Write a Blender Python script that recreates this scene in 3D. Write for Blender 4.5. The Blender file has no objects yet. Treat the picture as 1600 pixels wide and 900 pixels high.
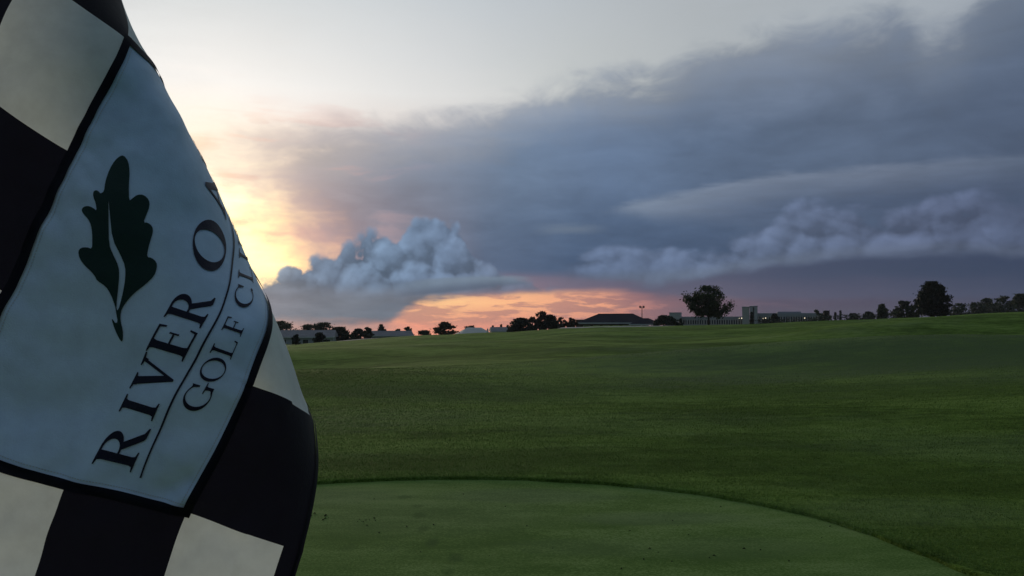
import bpy, bmesh, math, random
import numpy as np
from mathutils import Vector, Matrix, noise as mnoise
from mathutils.geometry import delaunay_2d_cdt

scene = bpy.context.scene
col = scene.collection
R = math.radians

# ------------------------------------------------------------------ camera
FPX = 1305.0                       # focal length in photograph pixels (1600 wide)
PITCH = R(2.5)
CAM = Vector((0.0, 0.0, 1.55))
cam_d = bpy.data.cameras.new('camera')
cam_d.sensor_width = 36.0
cam_d.lens = 36.0 * FPX / 1600.0
cam_d.clip_start = 0.02
cam_d.clip_end = 20000.0
cam = bpy.data.objects.new('camera', cam_d)
col.objects.link(cam)
cam.location = CAM
cam.rotation_euler = (math.pi / 2 + PITCH, 0, 0)
scene.camera = cam
cam_d.dof.use_dof = False

def ray(px, py):
    """direction (unnormalised, forward component 1) through a pixel of the 1600x900 photograph"""
    x = (px - 800.0) / FPX
    u = (450.0 - py) / FPX
    c, s = math.cos(PITCH), math.sin(PITCH)
    return Vector((x, c - u * s, s + u * c))

def azel(px, py):
    d = ray(px, py)
    return (math.degrees(math.atan2(d.x, d.y)), math.degrees(math.atan2(d.z, math.hypot(d.x, d.y))))

def lin(c):
    return tuple(((v / 255.0) / 12.92 if v <= 10.3 else ((v / 255.0 + 0.055) / 1.055) ** 2.4) for v in c)

# ------------------------------------------------------------------ render / exposure
scene.view_settings.view_transform = 'Standard'
scene.view_settings.look = 'None'
scene.view_settings.exposure = 0.0
scene.view_settings.gamma = 1.0
scene.cycles.use_denoising = True
scene.cycles.max_bounces = 6
scene.cycles.transparent_max_bounces = 16
scene.cycles.caustics_reflective = False
scene.cycles.caustics_refractive = False

# ------------------------------------------------------------------ node helper
class E:
    """a float or colour socket with arithmetic"""
    def __init__(self, nt, s): self.nt, self.s = nt, s
    def _m(self, op, *args, clamp=False):
        n = self.nt.nodes.new('ShaderNodeMath'); n.operation = op; n.use_clamp = clamp
        for i, a in enumerate((self,) + args):
            if isinstance(a, E): self.nt.links.new(a.s, n.inputs[i])
            else: n.inputs[i].default_value = a
        return E(self.nt, n.outputs[0])
    def __add__(self, o): return self._m('ADD', o)
    __radd__ = __add__
    def __sub__(self, o): return self._m('SUBTRACT', o)
    def __rsub__(self, o): return (self * -1.0) + o
    def __mul__(self, o): return self._m('MULTIPLY', o)
    __rmul__ = __mul__
    def __truediv__(self, o): return self._m('DIVIDE', o)
    def clamp(self): return self._m('ADD', 0.0, clamp=True)
    def power(self, p): return self._m('POWER', p)
    def min(self, o): return self._m('MINIMUM', o)
    def max(self, o): return self._m('MAXIMUM', o)
    def abs(self): return self._m('ABSOLUTE')

def sstep(x, a, b, interp='SMOOTHSTEP'):
    n = x.nt.nodes.new('ShaderNodeMapRange'); n.interpolation_type = interp
    x.nt.links.new(x.s, n.inputs[0])
    if a < b: vals = (a, b, 0.0, 1.0)
    else: vals = (b, a, 1.0, 0.0)
    for i, v in enumerate(vals): n.inputs[1 + i].default_value = v
    return E(x.nt, n.outputs[0])

def fcurve(x, pts, lo, hi, vlo, vhi):
    """piecewise smooth function of x through pts [(x, value)]"""
    n = x.nt.nodes.new('ShaderNodeFloatCurve')
    u = ((x - lo) / (hi - lo)).clamp()
    x.nt.links.new(u.s, n.inputs['Value'])
    c = n.mapping.curves[0]
    pts = sorted(((p - lo) / (hi - lo), (v - vlo) / (vhi - vlo)) for p, v in pts)
    while len(c.points) < len(pts): c.points.new(0.5, 0.5)
    for p, (a, b) in zip(c.points, pts):
        p.location = (min(max(a, 0), 1), min(max(b, 0), 1)); p.handle_type = 'AUTO_CLAMPED'
    n.mapping.update()
    return E(x.nt, n.outputs[0]) * (vhi - vlo) + vlo

def ramp(x, pts, lo=0.0, hi=1.0, interp='LINEAR'):
    """colour ramp through pts [(x, srgb 0-255 triple)]"""
    n = x.nt.nodes.new('ShaderNodeValToRGB'); n.color_ramp.interpolation = interp
    u = ((x - lo) / (hi - lo)).clamp() if (lo, hi) != (0.0, 1.0) else x
    x.nt.links.new(u.s, n.inputs[0])
    els = n.color_ramp.elements
    pts = sorted(((p - lo) / (hi - lo), c) for p, c in pts)
    while len(els) < len(pts): els.new(0.5)
    for e, (p, c) in zip(els, pts):
        e.position = min(max(p, 0), 1); e.color = lin(c) + (1.0,)
    return E(x.nt, n.outputs[0])

def cmix(f, a, b, mode='MIX'):
    nt = f.nt if isinstance(f, E) else a.nt
    n = nt.nodes.new('ShaderNodeMix'); n.data_type = 'RGBA'; n.blend_type = mode
    for i, v in ((0, f), (6, a), (7, b)):
        if isinstance(v, E): nt.links.new(v.s, n.inputs[i])
        elif i == 0: n.inputs[0].default_value = v
        else: n.inputs[i].default_value = (lin(v) + (1.0,))
    return E(nt, n.outputs[2])

def cscale(c, k):
    n = c.nt.nodes.new('ShaderNodeVectorMath'); n.operation = 'SCALE'
    c.nt.links.new(c.s, n.inputs[0])
    if isinstance(k, E): c.nt.links.new(k.s, n.inputs['Scale'])
    else: n.inputs['Scale'].default_value = k
    return E(c.nt, n.outputs[0])

def combine(nt, x, y, z):
    n = nt.nodes.new('ShaderNodeCombineXYZ')
    for i, v in enumerate((x, y, z)):
        if isinstance(v, E): nt.links.new(v.s, n.inputs[i])
        else: n.inputs[i].default_value = v
    return E(nt, n.outputs[0])

def nz(vec, scale, detail=4.0, rough=0.5, dist=0.0, lac=2.0):
    n = vec.nt.nodes.new('ShaderNodeTexNoise')
    vec.nt.links.new(vec.s, n.inputs['Vector'])
    n.inputs['Scale'].default_value = scale; n.inputs['Detail'].default_value = detail
    n.inputs['Roughness'].default_value = rough; n.inputs['Distortion'].default_value = dist
    n.inputs['Lacunarity'].default_value = lac
    return E(vec.nt, n.outputs['Fac'])

def vor(vec, scale, detail=2.0, rough=0.5, feature='F1', smooth=0.5):
    n = vec.nt.nodes.new('ShaderNodeTexVoronoi'); n.voronoi_dimensions = '2D'; n.feature = feature
    vec.nt.links.new(vec.s, n.inputs['Vector'])
    n.inputs['Scale'].default_value = scale; n.inputs['Detail'].default_value = detail
    n.inputs['Roughness'].default_value = rough
    n.inputs['Lacunarity'].default_value = 2.1
    if feature == 'SMOOTH_F1': n.inputs['Smoothness'].default_value = smooth
    n.normalize = True
    return E(vec.nt, n.outputs['Distance'])
# ------------------------------------------------------------------ world: evening sky with storm clouds
SUN_AZ, SUN_EL = -19.0, 6.5        # degrees; az measured from +Y towards +X
world = bpy.data.worlds.new('World')
scene.world = world
world.use_nodes = True
wt = world.node_tree
wt.nodes.clear()

def build_sky(nt):
    tc = nt.nodes.new('ShaderNodeTexCoord')
    sx = nt.nodes.new('ShaderNodeSeparateXYZ'); nt.links.new(tc.outputs['Generated'], sx.inputs[0])
    X, Y, Z = (E(nt, sx.outputs[i]) for i in range(3))
    D = E(nt, tc.outputs['Generated'])
    A = X._m('ARCTAN2', Y) * 57.29578                    # azimuth, degrees, 0 = ahead
    L = Z._m('ARCSINE') * 57.29578                        # elevation, degrees
    P = lambda pts: [azel(*p) for p in pts]
    def edge(pts, a=A): return fcurve(a, P(pts), -60, 60, -10, 50)
    def azr(rows, a=A): return ramp(a, [(azel(px, 450)[0], c) for px, c in rows], -60, 60)
    Lof = lambda py, px=800: azel(px, py)[1]

    # noise fields living on the sky sphere
    streak = combine(nt, X * 1.0, Y * 1.0, Z * 6.0)
    soft = combine(nt, X, Y, Z * 2.0)
    n_lo = nz(soft, 3.2, 4, 0.5) - 0.5
    n_mid = nz(soft, 9.0, 5, 0.55, 0.6) - 0.5
    n_st = nz(streak, 7.0, 5, 0.55, 0.4) - 0.5
    n_st2 = nz(streak, 20.0, 5, 0.6, 0.3) - 0.5
    A2 = A + n_mid * 5.0
    L2 = L + n_mid * 2.5 + n_st * 1.2

    # ---- clear sky and glow behind the clouds: rows of colour by elevation
    rows = [
        (508, [(-800, (60, 66, 82)), (0, (150, 128, 128)), (430, (172, 148, 146)), (560, (196, 148, 140)), (640, (246, 160, 134)), (760, (238, 154, 130)),
               (900, (220, 146, 128)), (1010, (184, 122, 116)), (1080, (118, 95, 106)), (1200, (92, 82, 100)), (1400, (76, 74, 94)), (1600, (66, 69, 90)), (2200, (56, 62, 80))]),
        (474, [(-800, (62, 68, 84)), (0, (170, 140, 130)), (430, (190, 160, 150)), (600, (240, 176, 138)), (680, (255, 200, 145)), (800, (255, 186, 138)),
               (930, (238, 164, 130)), (1010, (180, 124, 120)), (1080, (112, 94, 108)), (1200, (90, 82, 102)), (1400, (74, 74, 95)), (1600, (62, 68, 90)), (2200, (55, 62, 80))]),
        (420, [(-800, (68, 74, 88)), (-200, (170, 150, 130)), (100, (255, 226, 160)), (300, (255, 244, 190)), (400, (255, 240, 178)), (450, (255, 222, 160)), (520, (230, 176, 150)),
               (650, (190, 150, 145)), (760, (150, 122, 128)), (900, (110, 102, 120)), (1100, (92, 92, 112)), (1600, (66, 74, 94)), (2200, (58, 66, 84))]),
        (350, [(-800, (76, 84, 96)), (-200, (200, 182, 160)), (100, (255, 240, 190)), (300, (255, 250, 205)), (380, (255, 244, 184)), (430, (255, 226, 170)), (500, (240, 190, 160)),
               (620, (190, 160, 155)), (760, (140, 132, 140)), (1000, (110, 118, 134)), (1600, (88, 98, 116)), (2200, (64, 74, 92))]),
        (260, [(-800, (90, 98, 108)), (-200, (215, 205, 190)), (200, (250, 240, 220)), (340, (250, 236, 214)), (430, (240, 220, 204)), (520, (224, 208, 200)),
               (700, (190, 184, 184)), (1000, (150, 158, 168)), (1600, (120, 130, 144)), (2200, (72, 82, 98))]),
        (150, [(-800, (108, 116, 122)), (-200, (210, 208, 202)), (200, (232, 232, 231)), (340, (236, 235, 233)), (500, (224, 225, 225)), (700, (208, 210, 211)),
               (900, (186, 190, 190)), (1100, (170, 176, 180)), (1600, (140, 148, 160)), (2200, (80, 90, 104))]),
        (0, [(-800, (112, 120, 126)), (-200, (176, 180, 182)), (250, (200, 206, 209)), (500, (198, 204, 208)), (800, (182, 189, 195)), (1100, (166, 172, 177)), (1500, (160, 168, 176)), (2200, (92, 102, 114))]),
        (-500, [(-800, (120, 130, 138)), (400, (176, 183, 188)), (1000, (164, 172, 180)), (1600, (146, 155, 166)), (2200, (90, 101, 114))]),
    ]
    sky = None
    Lw = L + n_st * 0.8
    for i, (py, cs) in enumerate(rows):
        c = azr(cs, A + n_mid * 2.0 + n_st * 7.0)
        if sky is None: sky = c
        else: sky = cmix(sstep(Lw, Lof(rows[i - 1][0]), Lof(py), 'LINEAR'), sky, c)
    # glow round the hidden sun
    gl = sstep(((A - SUN_AZ) * 0.07)._m('POWER', 2.0) + ((L - 6.0) * 0.17)._m('POWER', 2.0), 1.0, 0.0)
    sky = cscale(sky, 1.0 + gl * 0.45)
    # thin high veil structure
    veil = (n_st * 0.9 + n_lo * 0.6)
    sky = cscale(sky, 1.0 + veil * 0.16)
    # physical sky seen through the veil
    ns = nt.nodes.new('ShaderNodeTexSky'); ns.sky_type = 'NISHITA'; ns.sun_disc = False
    ns.sun_elevation = R(SUN_EL); ns.sun_rotation = R(SUN_AZ)
    ns.dust_density = 3.0; ns.air_density = 1.2
    nsc = cscale(E(nt, ns.outputs[0]), 0.06)
    sky = cmix(0.05, sky, nsc)

    # ---- streaks of low cloud across the orange strip
    bar = sstep(n_st2 + n_st * 0.8 + sstep(A, -12, 12) * 0.06 + sstep(L, 1.9, 0.6) * 0.07, 0.0, 0.12)
    bar = bar * sstep(L, 3.0, 1.6) * sstep(L, -0.6, 0.4) * sstep(A, -14, -6)
    sky = cmix(bar * 0.8, sky, azr([(400, (160, 132, 132)), (700, (196, 138, 122)), (900, (172, 124, 118)), (1030, (128, 98, 106)), (1200, (84, 78, 96)), (1600, (62, 66, 86))]))

    # ---- the great dark cloud deck
    top = edge([(-900, 120), (-300, 170), (150, 215), (330, 212), (430, 196), (560, 184), (700, 166), (800, 142), (900, 118), (1030, 96), (1100, 66), (1180, 44), (1300, 26), (1400, 8), (1455, 42), (1490, 34), (1540, -20), (1600, -50), (2300, -260)])
    n_ed = nz(soft, 16.0, 6, 0.62, 0.8) - 0.5
    d = top - L + n_mid * 4.0 + n_st * 1.4 + n_ed * 3.0
    m_top = sstep(d, -0.7, 1.9)
    m_left = sstep(A + n_mid * 9.0 + n_st * 8.0 + n_ed * 5.0 + (L - 9.0) * 0.75, -23.5, -13.0)
    deck_c = cmix(sstep(L2, Lof(420), Lof(250)),
                  azr([(300, (226, 180, 150)), (400, (214, 168, 148)), (470, (182, 148, 144)), (560, (142, 130, 140)), (660, (118, 118, 133)), (760, (82, 99, 124)), (900, (66, 85, 112)), (1100, (66, 83, 109)), (1300, (66, 81, 105)), (1600, (62, 75, 99)), (2300, (58, 68, 88))]),
                  azr([(300, (236, 212, 192)), (400, (205, 186, 178)), (500, (164, 156, 159)), (620, (126, 133, 148)), (800, (98, 116, 140)), (950, (90, 109, 136)), (1150, (87, 104, 129)), (1350, (84, 99, 122)), (1600, (78, 92, 115)), (2300, (62, 72, 92))]))
    deck_hi = azr([(300, (232, 218, 206)), (400, (196, 184, 180)), (500, (166, 162, 166)), (620, (138, 143, 153)), (800, (122, 132, 148)), (1000, (110, 122, 140)), (1300, (103, 115, 134)), (1600, (84, 97, 117)), (2300, (66, 76, 94))])
    deck_c = cmix(sstep(L2, Lof(250), Lof(90)), deck_c, deck_hi)
    # lighter, thinner edge
    deck_c = cmix(sstep(d, 5.0, -0.5) * 0.45, deck_c, azr([(300, (240, 225, 205)), (600, (205, 198, 194)), (900, (170, 174, 178)), (1300, (140, 148, 158)), (2000, (90, 100, 114))]))
    deck_c = cscale(deck_c, 1.0 + (n_mid * 0.5 + n_lo * 0.45 + n_st * 0.35 + n_ed * 0.2))
    deck_c = cmix(sstep(L + n_st * 0.6, Lof(418), Lof(446)), deck_c, azr([(300, (220, 170, 145)), (600, (150, 126, 134)), (740, (136, 116, 130)), (860, (112, 104, 122)), (1000, (98, 95, 114)), (1200, (84, 84, 104)), (1600, (64, 72, 94))]))
    low = sstep(L + n_st * 0.7 + n_mid * 0.5 - edge([(400, 452), (640, 458), (760, 462), (880, 460), (1000, 456), (1100, 470), (1600, 470)]), -0.12, 0.45)   # the deck ends above the horizon strip
    m_deck = m_top * m_left * low
    sky = cmix(m_deck * 0.97, sky, deck_c)
    # warm-lit belly streaks left of centre
    wm = sstep(n_st + n_mid * 0.7, 0.02, 0.2) * sstep(A, -3, -11) * sstep(L, 2.5, 5.0) * sstep(L, 17, 11)
    sky = cmix(wm * 0.35, sky, azr([(300, (250, 196, 150)), (480, (222, 168, 150)), (700, (160, 140, 148)), (900, (120, 124, 138))]))

    # ---- puffy relief, lit from upper left
    def billow(vec, sc):
        d0 = vor(vec, sc, 3.5, 0.36)
        return 1.0 - d0 * d0 * 3.6
    def relief(squash, sc, da, dl):
        wa = A + n_mid * 0.9 + n_ed * 0.4; wl = L * squash + n_mid * 0.7 + n_ed * 0.4
        b0 = billow(combine(nt, wa, wl, 0.0), sc); b1 = billow(combine(nt, wa + da, wl + dl, 0.0), sc)
        return b0, (b0 - b1)

    # ---- lens-shaped wedge, right
    wtop = edge([(600, 380), (880, 338), (940, 326), (1000, 312), (1100, 291), (1240, 264), (1400, 252), (1600, 232), (2300, 150)])
    wbot = edge([(600, 360), (880, 335), (940, 330), (1040, 343), (1250, 352), (1400, 335), (1600, 310), (2300, 260)])
    wd = wtop - L + n_st * 1.3 + n_st2 * 0.7 + n_mid * 0.6
    wm2 = sstep(wd, -0.15, 0.55) * sstep(L - wbot + n_mid * 1.0, -0.6, 0.8) * sstep(A, 5.0, 8.0)
    wc = cmix(sstep(wd, 0.2, 2.6), azr([(940, (114, 127, 145)), (1150, (112, 124, 143)), (1400, (102, 113, 132)), (1600, (88, 100, 120))]),
              azr([(940, (94, 107, 127)), (1150, (80, 94, 117)), (1400, (72, 85, 108)), (1600, (70, 82, 104))]))
    wc = cscale(wc, 1.0 + n_st2 * 0.5 + n_mid * 0.3)
    sky = cmix(wm2 * 0.9, sky, wc)
    # small bright sliver
    sl = sstep((L - Lof(358, 890)).abs() + (n_st2 * 0.5), 0.55, 0.0) * sstep((A - azel(890, 358)[0]).abs() + n_mid * 3, 3.0, 0.5)
    sky = cmix(sl * 0.45, sky, (112, 124, 138))

    # ---- billowing bank, right
    b0, sh = relief(1.5, 0.21, -0.7, 1.0)
    b9, sh9 = relief(1.2, 0.55, -0.3, 0.45)
    b0 = b0 * 0.7 + b9 * 0.3; sh = sh * 0.7 + sh9 * 0.45
    bt = edge([(700, 440), (800, 428), (880, 402), (940, 386), (1040, 380), (1090, 400), (1140, 380), (1200, 354), (1240, 330), (1330, 334), (1420, 330), (1500, 318), (1600, 314), (2300, 290)])
    bb = edge([(700, 446), (880, 444), (960, 438), (1080, 432), (1200, 414), (1330, 399), (1450, 392), (1600, 398), (2300, 380)])
    bd = bt - L + (b0 - 0.5) * 2.2 + n_ed * 1.6 + n_mid * 1.0
    bm = sstep(bd, -0.2, 0.85) * sstep(A, 2.5, 5.5)
    under = sstep(L - bb + n_st * 0.7 + n_mid * 1.3, 0.2, -0.5)          # below the shelf line
    bc = azr([(880, (82, 97, 122)), (1100, (87, 101, 126)), (1250, (89, 102, 127)), (1450, (84, 95, 120)), (1600, (76, 87, 111)), (2300, (60, 70, 90))])
    bc = cscale(bc, 1.0 + (sh * 1.0).max(-0.26).min(0.42) + (b0 - 0.6) * 0.28 + n_mid * 0.35 + n_ed * 0.35)
    bc = cmix(sstep(L - bb, 0.9, 0.1) * 0.5, bc, azr([(900, (90, 102, 120)), (1080, (102, 113, 130)), (1300, (94, 104, 122)), (1600, (82, 92, 111))]))
    bc = cmix(under, bc, azr([(880, (96, 90, 110)), (1050, (84, 86, 106)), (1250, (66, 74, 96)), (1450, (58, 68, 90)), (1600, (54, 65, 88)), (2300, (48, 58, 78))]))
    fade_under = sstep(L + n_st * 1.6 + n_mid * 1.5, Lof(470), Lof(425))
    sky = cmix(bm * fade_under * 0.95, sky, bc)

    # ---- cumulus tower, left of centre
    c0, ch = relief(1.0, 0.50, -0.35, 0.5)
    ct = edge([(200, 462), (400, 448), (436, 434), (462, 414), (500, 412), (530, 398), (560, 378), (590, 368), (620, 378), (640, 360), (665, 346), (700, 346), (722, 372), (738, 394), (765, 418), (800, 437), (850, 446), (900, 470), (1100, 560)])
    cb = edge([(200, 520), (420, 497), (540, 506), (600, 506), (640, 482), (690, 468), (760, 462), (830, 456), (900, 452), (1000, 452)])
    cd = ct - L + (c0 - 0.55) * 1.9 + n_ed * 0.35
    cm = sstep(cd, -0.10, 0.48) * sstep(L - cb + n_mid * 1.6 + n_st2 * 0.6, -0.45, 0.35) * sstep(A, 4.0, 1.0)
    cc = azr([(400, (132, 141, 154)), (480, (106, 123, 144)), (600, (103, 123, 147)), (700, (100, 118, 143)), (800, (96, 108, 129))])
    hgt = sstep(L + n_mid * 1.4, Lof(474), Lof(432))
    cc2 = cscale(cc, 1.0 + (ch * 0.9).max(-0.26).min(0.32) + (c0 - 0.6) * 0.35 + n_mid * 0.25 + n_ed * 0.2)
    base_c = cscale(azr([(400, (134, 134, 142)), (500, (116, 123, 134)), (600, (102, 114, 128)), (700, (100, 108, 124)), (850, (110, 104, 118))]), 1.0 + n_st * 0.9 + n_mid * 0.7 + n_ed * 0.4)
    cc2 = cmix(hgt, base_c, cc2)
    sky = cmix(cm * 0.97, sky, cc2)
    # long low roll running right from the tower
    rl = sstep((L - edge([(500, 462), (600, 449), (700, 439), (780, 435), (830, 438), (1000, 446)])) + n_st2 * 0.5 + n_mid * 0.3, 0.30, 0.05) * sstep((L - edge([(500, 480), (600, 468), (700, 455), (780, 447), (830, 445), (1000, 448)])) + n_st * 0.5, -0.12, 0.12) * sstep(A + n_mid * 3, -9.0, -5.5) * sstep(A + n_mid * 4, 1.8, -0.2)
    rc = cmix(sstep(L - edge([(500, 471), (600, 459), (700, 447), (780, 441), (830, 441), (1000, 447)]), -0.3, 0.35), (86, 98, 116), (112, 127, 143))
    sky = cmix(rl * 0.8, sky, rc)

    # ---- the sky behind the camera: same storm deck, dim and blue
    back = cmix(sstep(L, 0, 35), (46, 55, 74), (80, 95, 116))
    back = cscale(back, 1.0 + n_mid * 0.6 + n_lo * 0.5)
    sky = cmix(sstep(A.abs(), 50, 95) * sstep(L, 75, 45), sky, back)
    # below the horizon: far dark land
    sky = cmix(sstep(L, -1.2, -3.0), sky, (52, 60, 58))
    return sky

sky_c = build_sky(wt)
bg = wt.nodes.new('ShaderNodeBackground')
wt.links.new(sky_c.s, bg.inputs['Color'])
bg.inputs['Strength'].default_value = 1.14
wo = wt.nodes.new('ShaderNodeOutputWorld')
wt.links.new(bg.outputs[0], wo.inputs['Surface'])
world.cycles.sampling_method = 'MANUAL'
world.cycles.sample_map_resolution = 512

# ------------------------------------------------------------------ sun: low, veiled by cloud
sun_d = bpy.data.lights.new('sun', 'SUN')
sun_d.energy = 1.1
sun_d.angle = R(12)
sun_d.color = (1.0, 0.80, 0.58)
sun = bpy.data.objects.new('sun', sun_d)
col.objects.link(sun)
_sd = Vector((math.sin(R(SUN_AZ)) * math.cos(R(SUN_EL)), math.cos(R(SUN_AZ)) * math.cos(R(SUN_EL)), math.sin(R(SUN_EL))))
sun.rotation_euler = (-_sd).to_track_quat('-Z', 'Y').to_euler()
# ------------------------------------------------------------------ flag surface: (c, r) cell coordinates -> 3D
CU, CV = 0.1016, 0.089             # one checker cell, metres
FLAG_PTS = [                       # c, r, photograph x, y, depth in metres
    (0, 0, 292, 800, .592), (0, 1, 105, 757, .588), (0, 2, -98, 688, .585), (0.5, 0, 343, 704, .598),
    (1, 0, 392, 600, .606), (1, 1, 205, 545, .606), (1, 2, 8, 458, .606), (1.3, 0, 411, 541, .624), (1.6, 0, 420.5, 482, .655),
    (2, 2, 112, 238, .636), (2, 1, 290, 331, .642), (2, 0.75, 336, 358, .655), (2, 0.5, 373, 380, .695),
    (1.7, 0.54, 364, 433, .640), (1.6, 0.27, 399, 468, .642),
    (3, 2, 200, 60, .672), (2.5, 2, 156, 150, .654), (2.5, 1.3, 262, 208, .662), (2.5, 0.92, 313, 244, .695), (3, 1.58, 242, 104, .700),
    (3, 1.2, 252, 140, .775), (2.25, 0.75, 341, 308, .690), (2.75, 1.25, 281, 180, .690),
    (2, 3, -50, 128, .632), (3, 3, 45, -48, .665), (2, 2.5, 33, 190, .628), (3, 2.5, 124, 8, .664), (2.5, 2.5, 80, 98, .634),
    (1, 3, -165, 350, .60), (0, 3, -290, 600, .575), (-1, 3, -380, 840, .56), (-1, 2, -180, 915, .575),
    (3.35, 1.72, 214, 60, .735), (3.35, 2.1, 190, 10, .71), (4, 2, 160, -95, .76), (4, 3, 95, -200, .70), (4, 1.5, 160, -30, .82),
    (-1, 0, 228, 1008, .580), (-1, 1, 32, 966, .576), (-1, -1, 382, 1058, .598), (-1, -1.2, 408, 1064, .606),
    (0, -1, 443, 853, .616), (0, -1.2, 470, 862, .626), (0, -0.5, 368, 828, .602), (0.5, -1, 474, 752, .640), (0.5, -1.2, 493, 758, .655),
    (0.5, -0.5, 412, 730, .612), (1, -0.5, 441, 622, .632), (1, -0.9, 477, 645, .664), (1, -1.2, 488, 654, .705),
    (1.4, -0.35, 447, 546, .668), (1.6, -0.6, 444, 540, .725), (1.4, -0.8, 466, 600, .720), (1.5, -1.2, 452, 600, .790),
    (2, 0, 382, 410, .765), (2, -0.5, 374, 440, .82), (2, -1.2, 360, 470, .88),
    (3, 0.5, 235, 170, .83), (3, -0.3, 205, 210, .90), (3, -1.2, 190, 240, .95), (4, 0.5, 180, 60, .90), (4, -1.2, 170, 120, 1.0),
]

def tps_fit(src, dst, lam):
    n = len(src)
    d = np.linalg.norm(src[:, None] - src[None], axis=2)
    K = np.where(d > 0, d * d * np.log(d + 1e-12), 0.0) + lam * np.eye(n)
    Pm = np.hstack([np.ones((n, 1)), src])
    M = np.zeros((n + 3, n + 3)); M[:n, :n] = K; M[:n, n:] = Pm; M[n:, :n] = Pm.T
    return np.linalg.solve(M, np.vstack([dst, np.zeros((3, dst.shape[1]))]))

def _flag_world():
    out = []
    for c, r, px, py, dep in FLAG_PTS:
        p = ray(px, py) * dep
        out.append((p.x + CAM.x, p.y + CAM.y, p.z + CAM.z))
    return np.array(out)
_fs = np.array([(p[0] * CU / CV, p[1]) for p in FLAG_PTS], float)
_fw = tps_fit(_fs, _flag_world(), 0.02)

def flag_raw(cr):
    q = np.asarray(cr, float).reshape(-1, 2) * np.array([CU / CV, 1.0])
    d = np.linalg.norm(q[:, None] - _fs[None], axis=2)
    K = np.where(d > 0, d * d * np.log(d + 1e-12), 0.0)
    return K @ _fw[:len(_fs)] + np.hstack([np.ones((len(q), 1)), q]) @ _fw[len(_fs):]

def flag_pos(cr, off=0.0):
    """point on the cloth, moved off metres towards the printed face; small puckers along the seams"""
    cr = np.asarray(cr, float).reshape(-1, 2)
    e = 1e-3
    p = flag_raw(cr)
    du = flag_raw(cr + [e, 0]) - p
    dv = flag_raw(cr + [0, e]) - p
    n = np.cross(du, dv); n /= np.linalg.norm(n, axis=1)[:, None]
    w = np.array([pucker(c, r) for c, r in cr])
    return p + n * (off + w)[:, None]

def pucker(c, r):
    """height of the small creases: drawn up perpendicular to each seam, plus slow waves over the cloth"""
    N = lambda x, y, z: mnoise.noise(Vector((x, y, z)))
    v = 0.0
    for s, along in ((r, c), (r - 2, c), (c, r), (c - 3, r)):
        d = abs(s)
        if d < 0.9: v += math.exp(-d / 0.24) * (1 - math.exp(-d / 0.05)) * (N(along * 4.0 + s * 1.3, d * 2.0, 3.1 + s) * 0.0085 + N(along * 8.5 - s * 2.0, d * 3.0, 7.7) * 0.0034)
    v += N(c * 1.3 + 5, r * 1.3, 0.7) * 0.0095 + N(c * 3.4 + r * 1.6, r * 1.2 - c, 2.7) * 0.0028
    if c > 1: v *= min(1.0, max(0.10, (r - 0.62 * (c - 1.0)) / 0.5 + 0.55)) * (1.0 if c < 2.2 else max(0.12, 1.0 - (c - 2.2) * 1.1))
    if r < -0.6: v *= 0.3
    return v

def project(p):
    d = np.asarray(p) - np.array(CAM)
    c, s = math.cos(PITCH), math.sin(PITCH)
    f = d[:, 1] * c + d[:, 2] * s
    u = -d[:, 1] * s + d[:, 2] * c
    return np.stack([800 + FPX * d[:, 0] / f, 450 - FPX * u / f], 1)

def flag_inv(pxy):
    """cell coordinates of the cloth point seen at photograph pixels"""
    pxy = np.asarray(pxy, float).reshape(-1, 2)
    g = np.array([(c, r) for c in np.linspace(-0.6, 2.6, 33) for r in np.linspace(-0.5, 2.6, 32) if r > 0.3 * (c - 1.2)])
    gp = project(flag_raw(g))
    x = g[np.argmin(((gp[None] - pxy[:, None]) ** 2).sum(2), axis=1)].copy()
    for _ in range(14):
        e = 1e-3
        p0 = project(flag_raw(x))
        ju = (project(flag_raw(x + [e, 0])) - p0) / e
        jv = (project(flag_raw(x + [0, e])) - p0) / e
        det = ju[:, 0] * jv[:, 1] - ju[:, 1] * jv[:, 0]
        det = np.where(abs(det) < 500, 500 * np.sign(det + 1e-9), det)
        b = pxy - p0
        st = np.stack([(b[:, 0] * jv[:, 1] - b[:, 1] * jv[:, 0]) / det, (ju[:, 0] * b[:, 1] - ju[:, 1] * b[:, 0]) / det], 1)
        x = x + np.clip(st, -0.15, 0.15)
    return x
# ------------------------------------------------------------------ mesh and material helpers
def mesh_obj(name, verts, faces, mat=None, parent=None, smooth=False):
    me = bpy.data.meshes.new(name)
    me.from_pydata([tuple(v) for v in verts], [], [tuple(f) for f in faces])
    if mat is not None: me.materials.append(mat)
    if smooth: me.shade_smooth()
    me.update()
    o = bpy.data.objects.new(name, me); col.objects.link(o)
    if parent is not None: o.parent = parent
    return o

def empty(name, loc, rz=0.0):
    o = bpy.data.objects.new(name, None); col.objects.link(o)
    o.location = loc; o.rotation_euler = (0, 0, rz); o.empty_display_size = 0.2
    return o

def tag(o, label=None, cat=None, group=None, kind=None):
    if label: o['label'] = label
    if cat: o['category'] = cat
    if group: o['group'] = group
    if kind: o['kind'] = kind
    return o

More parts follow.
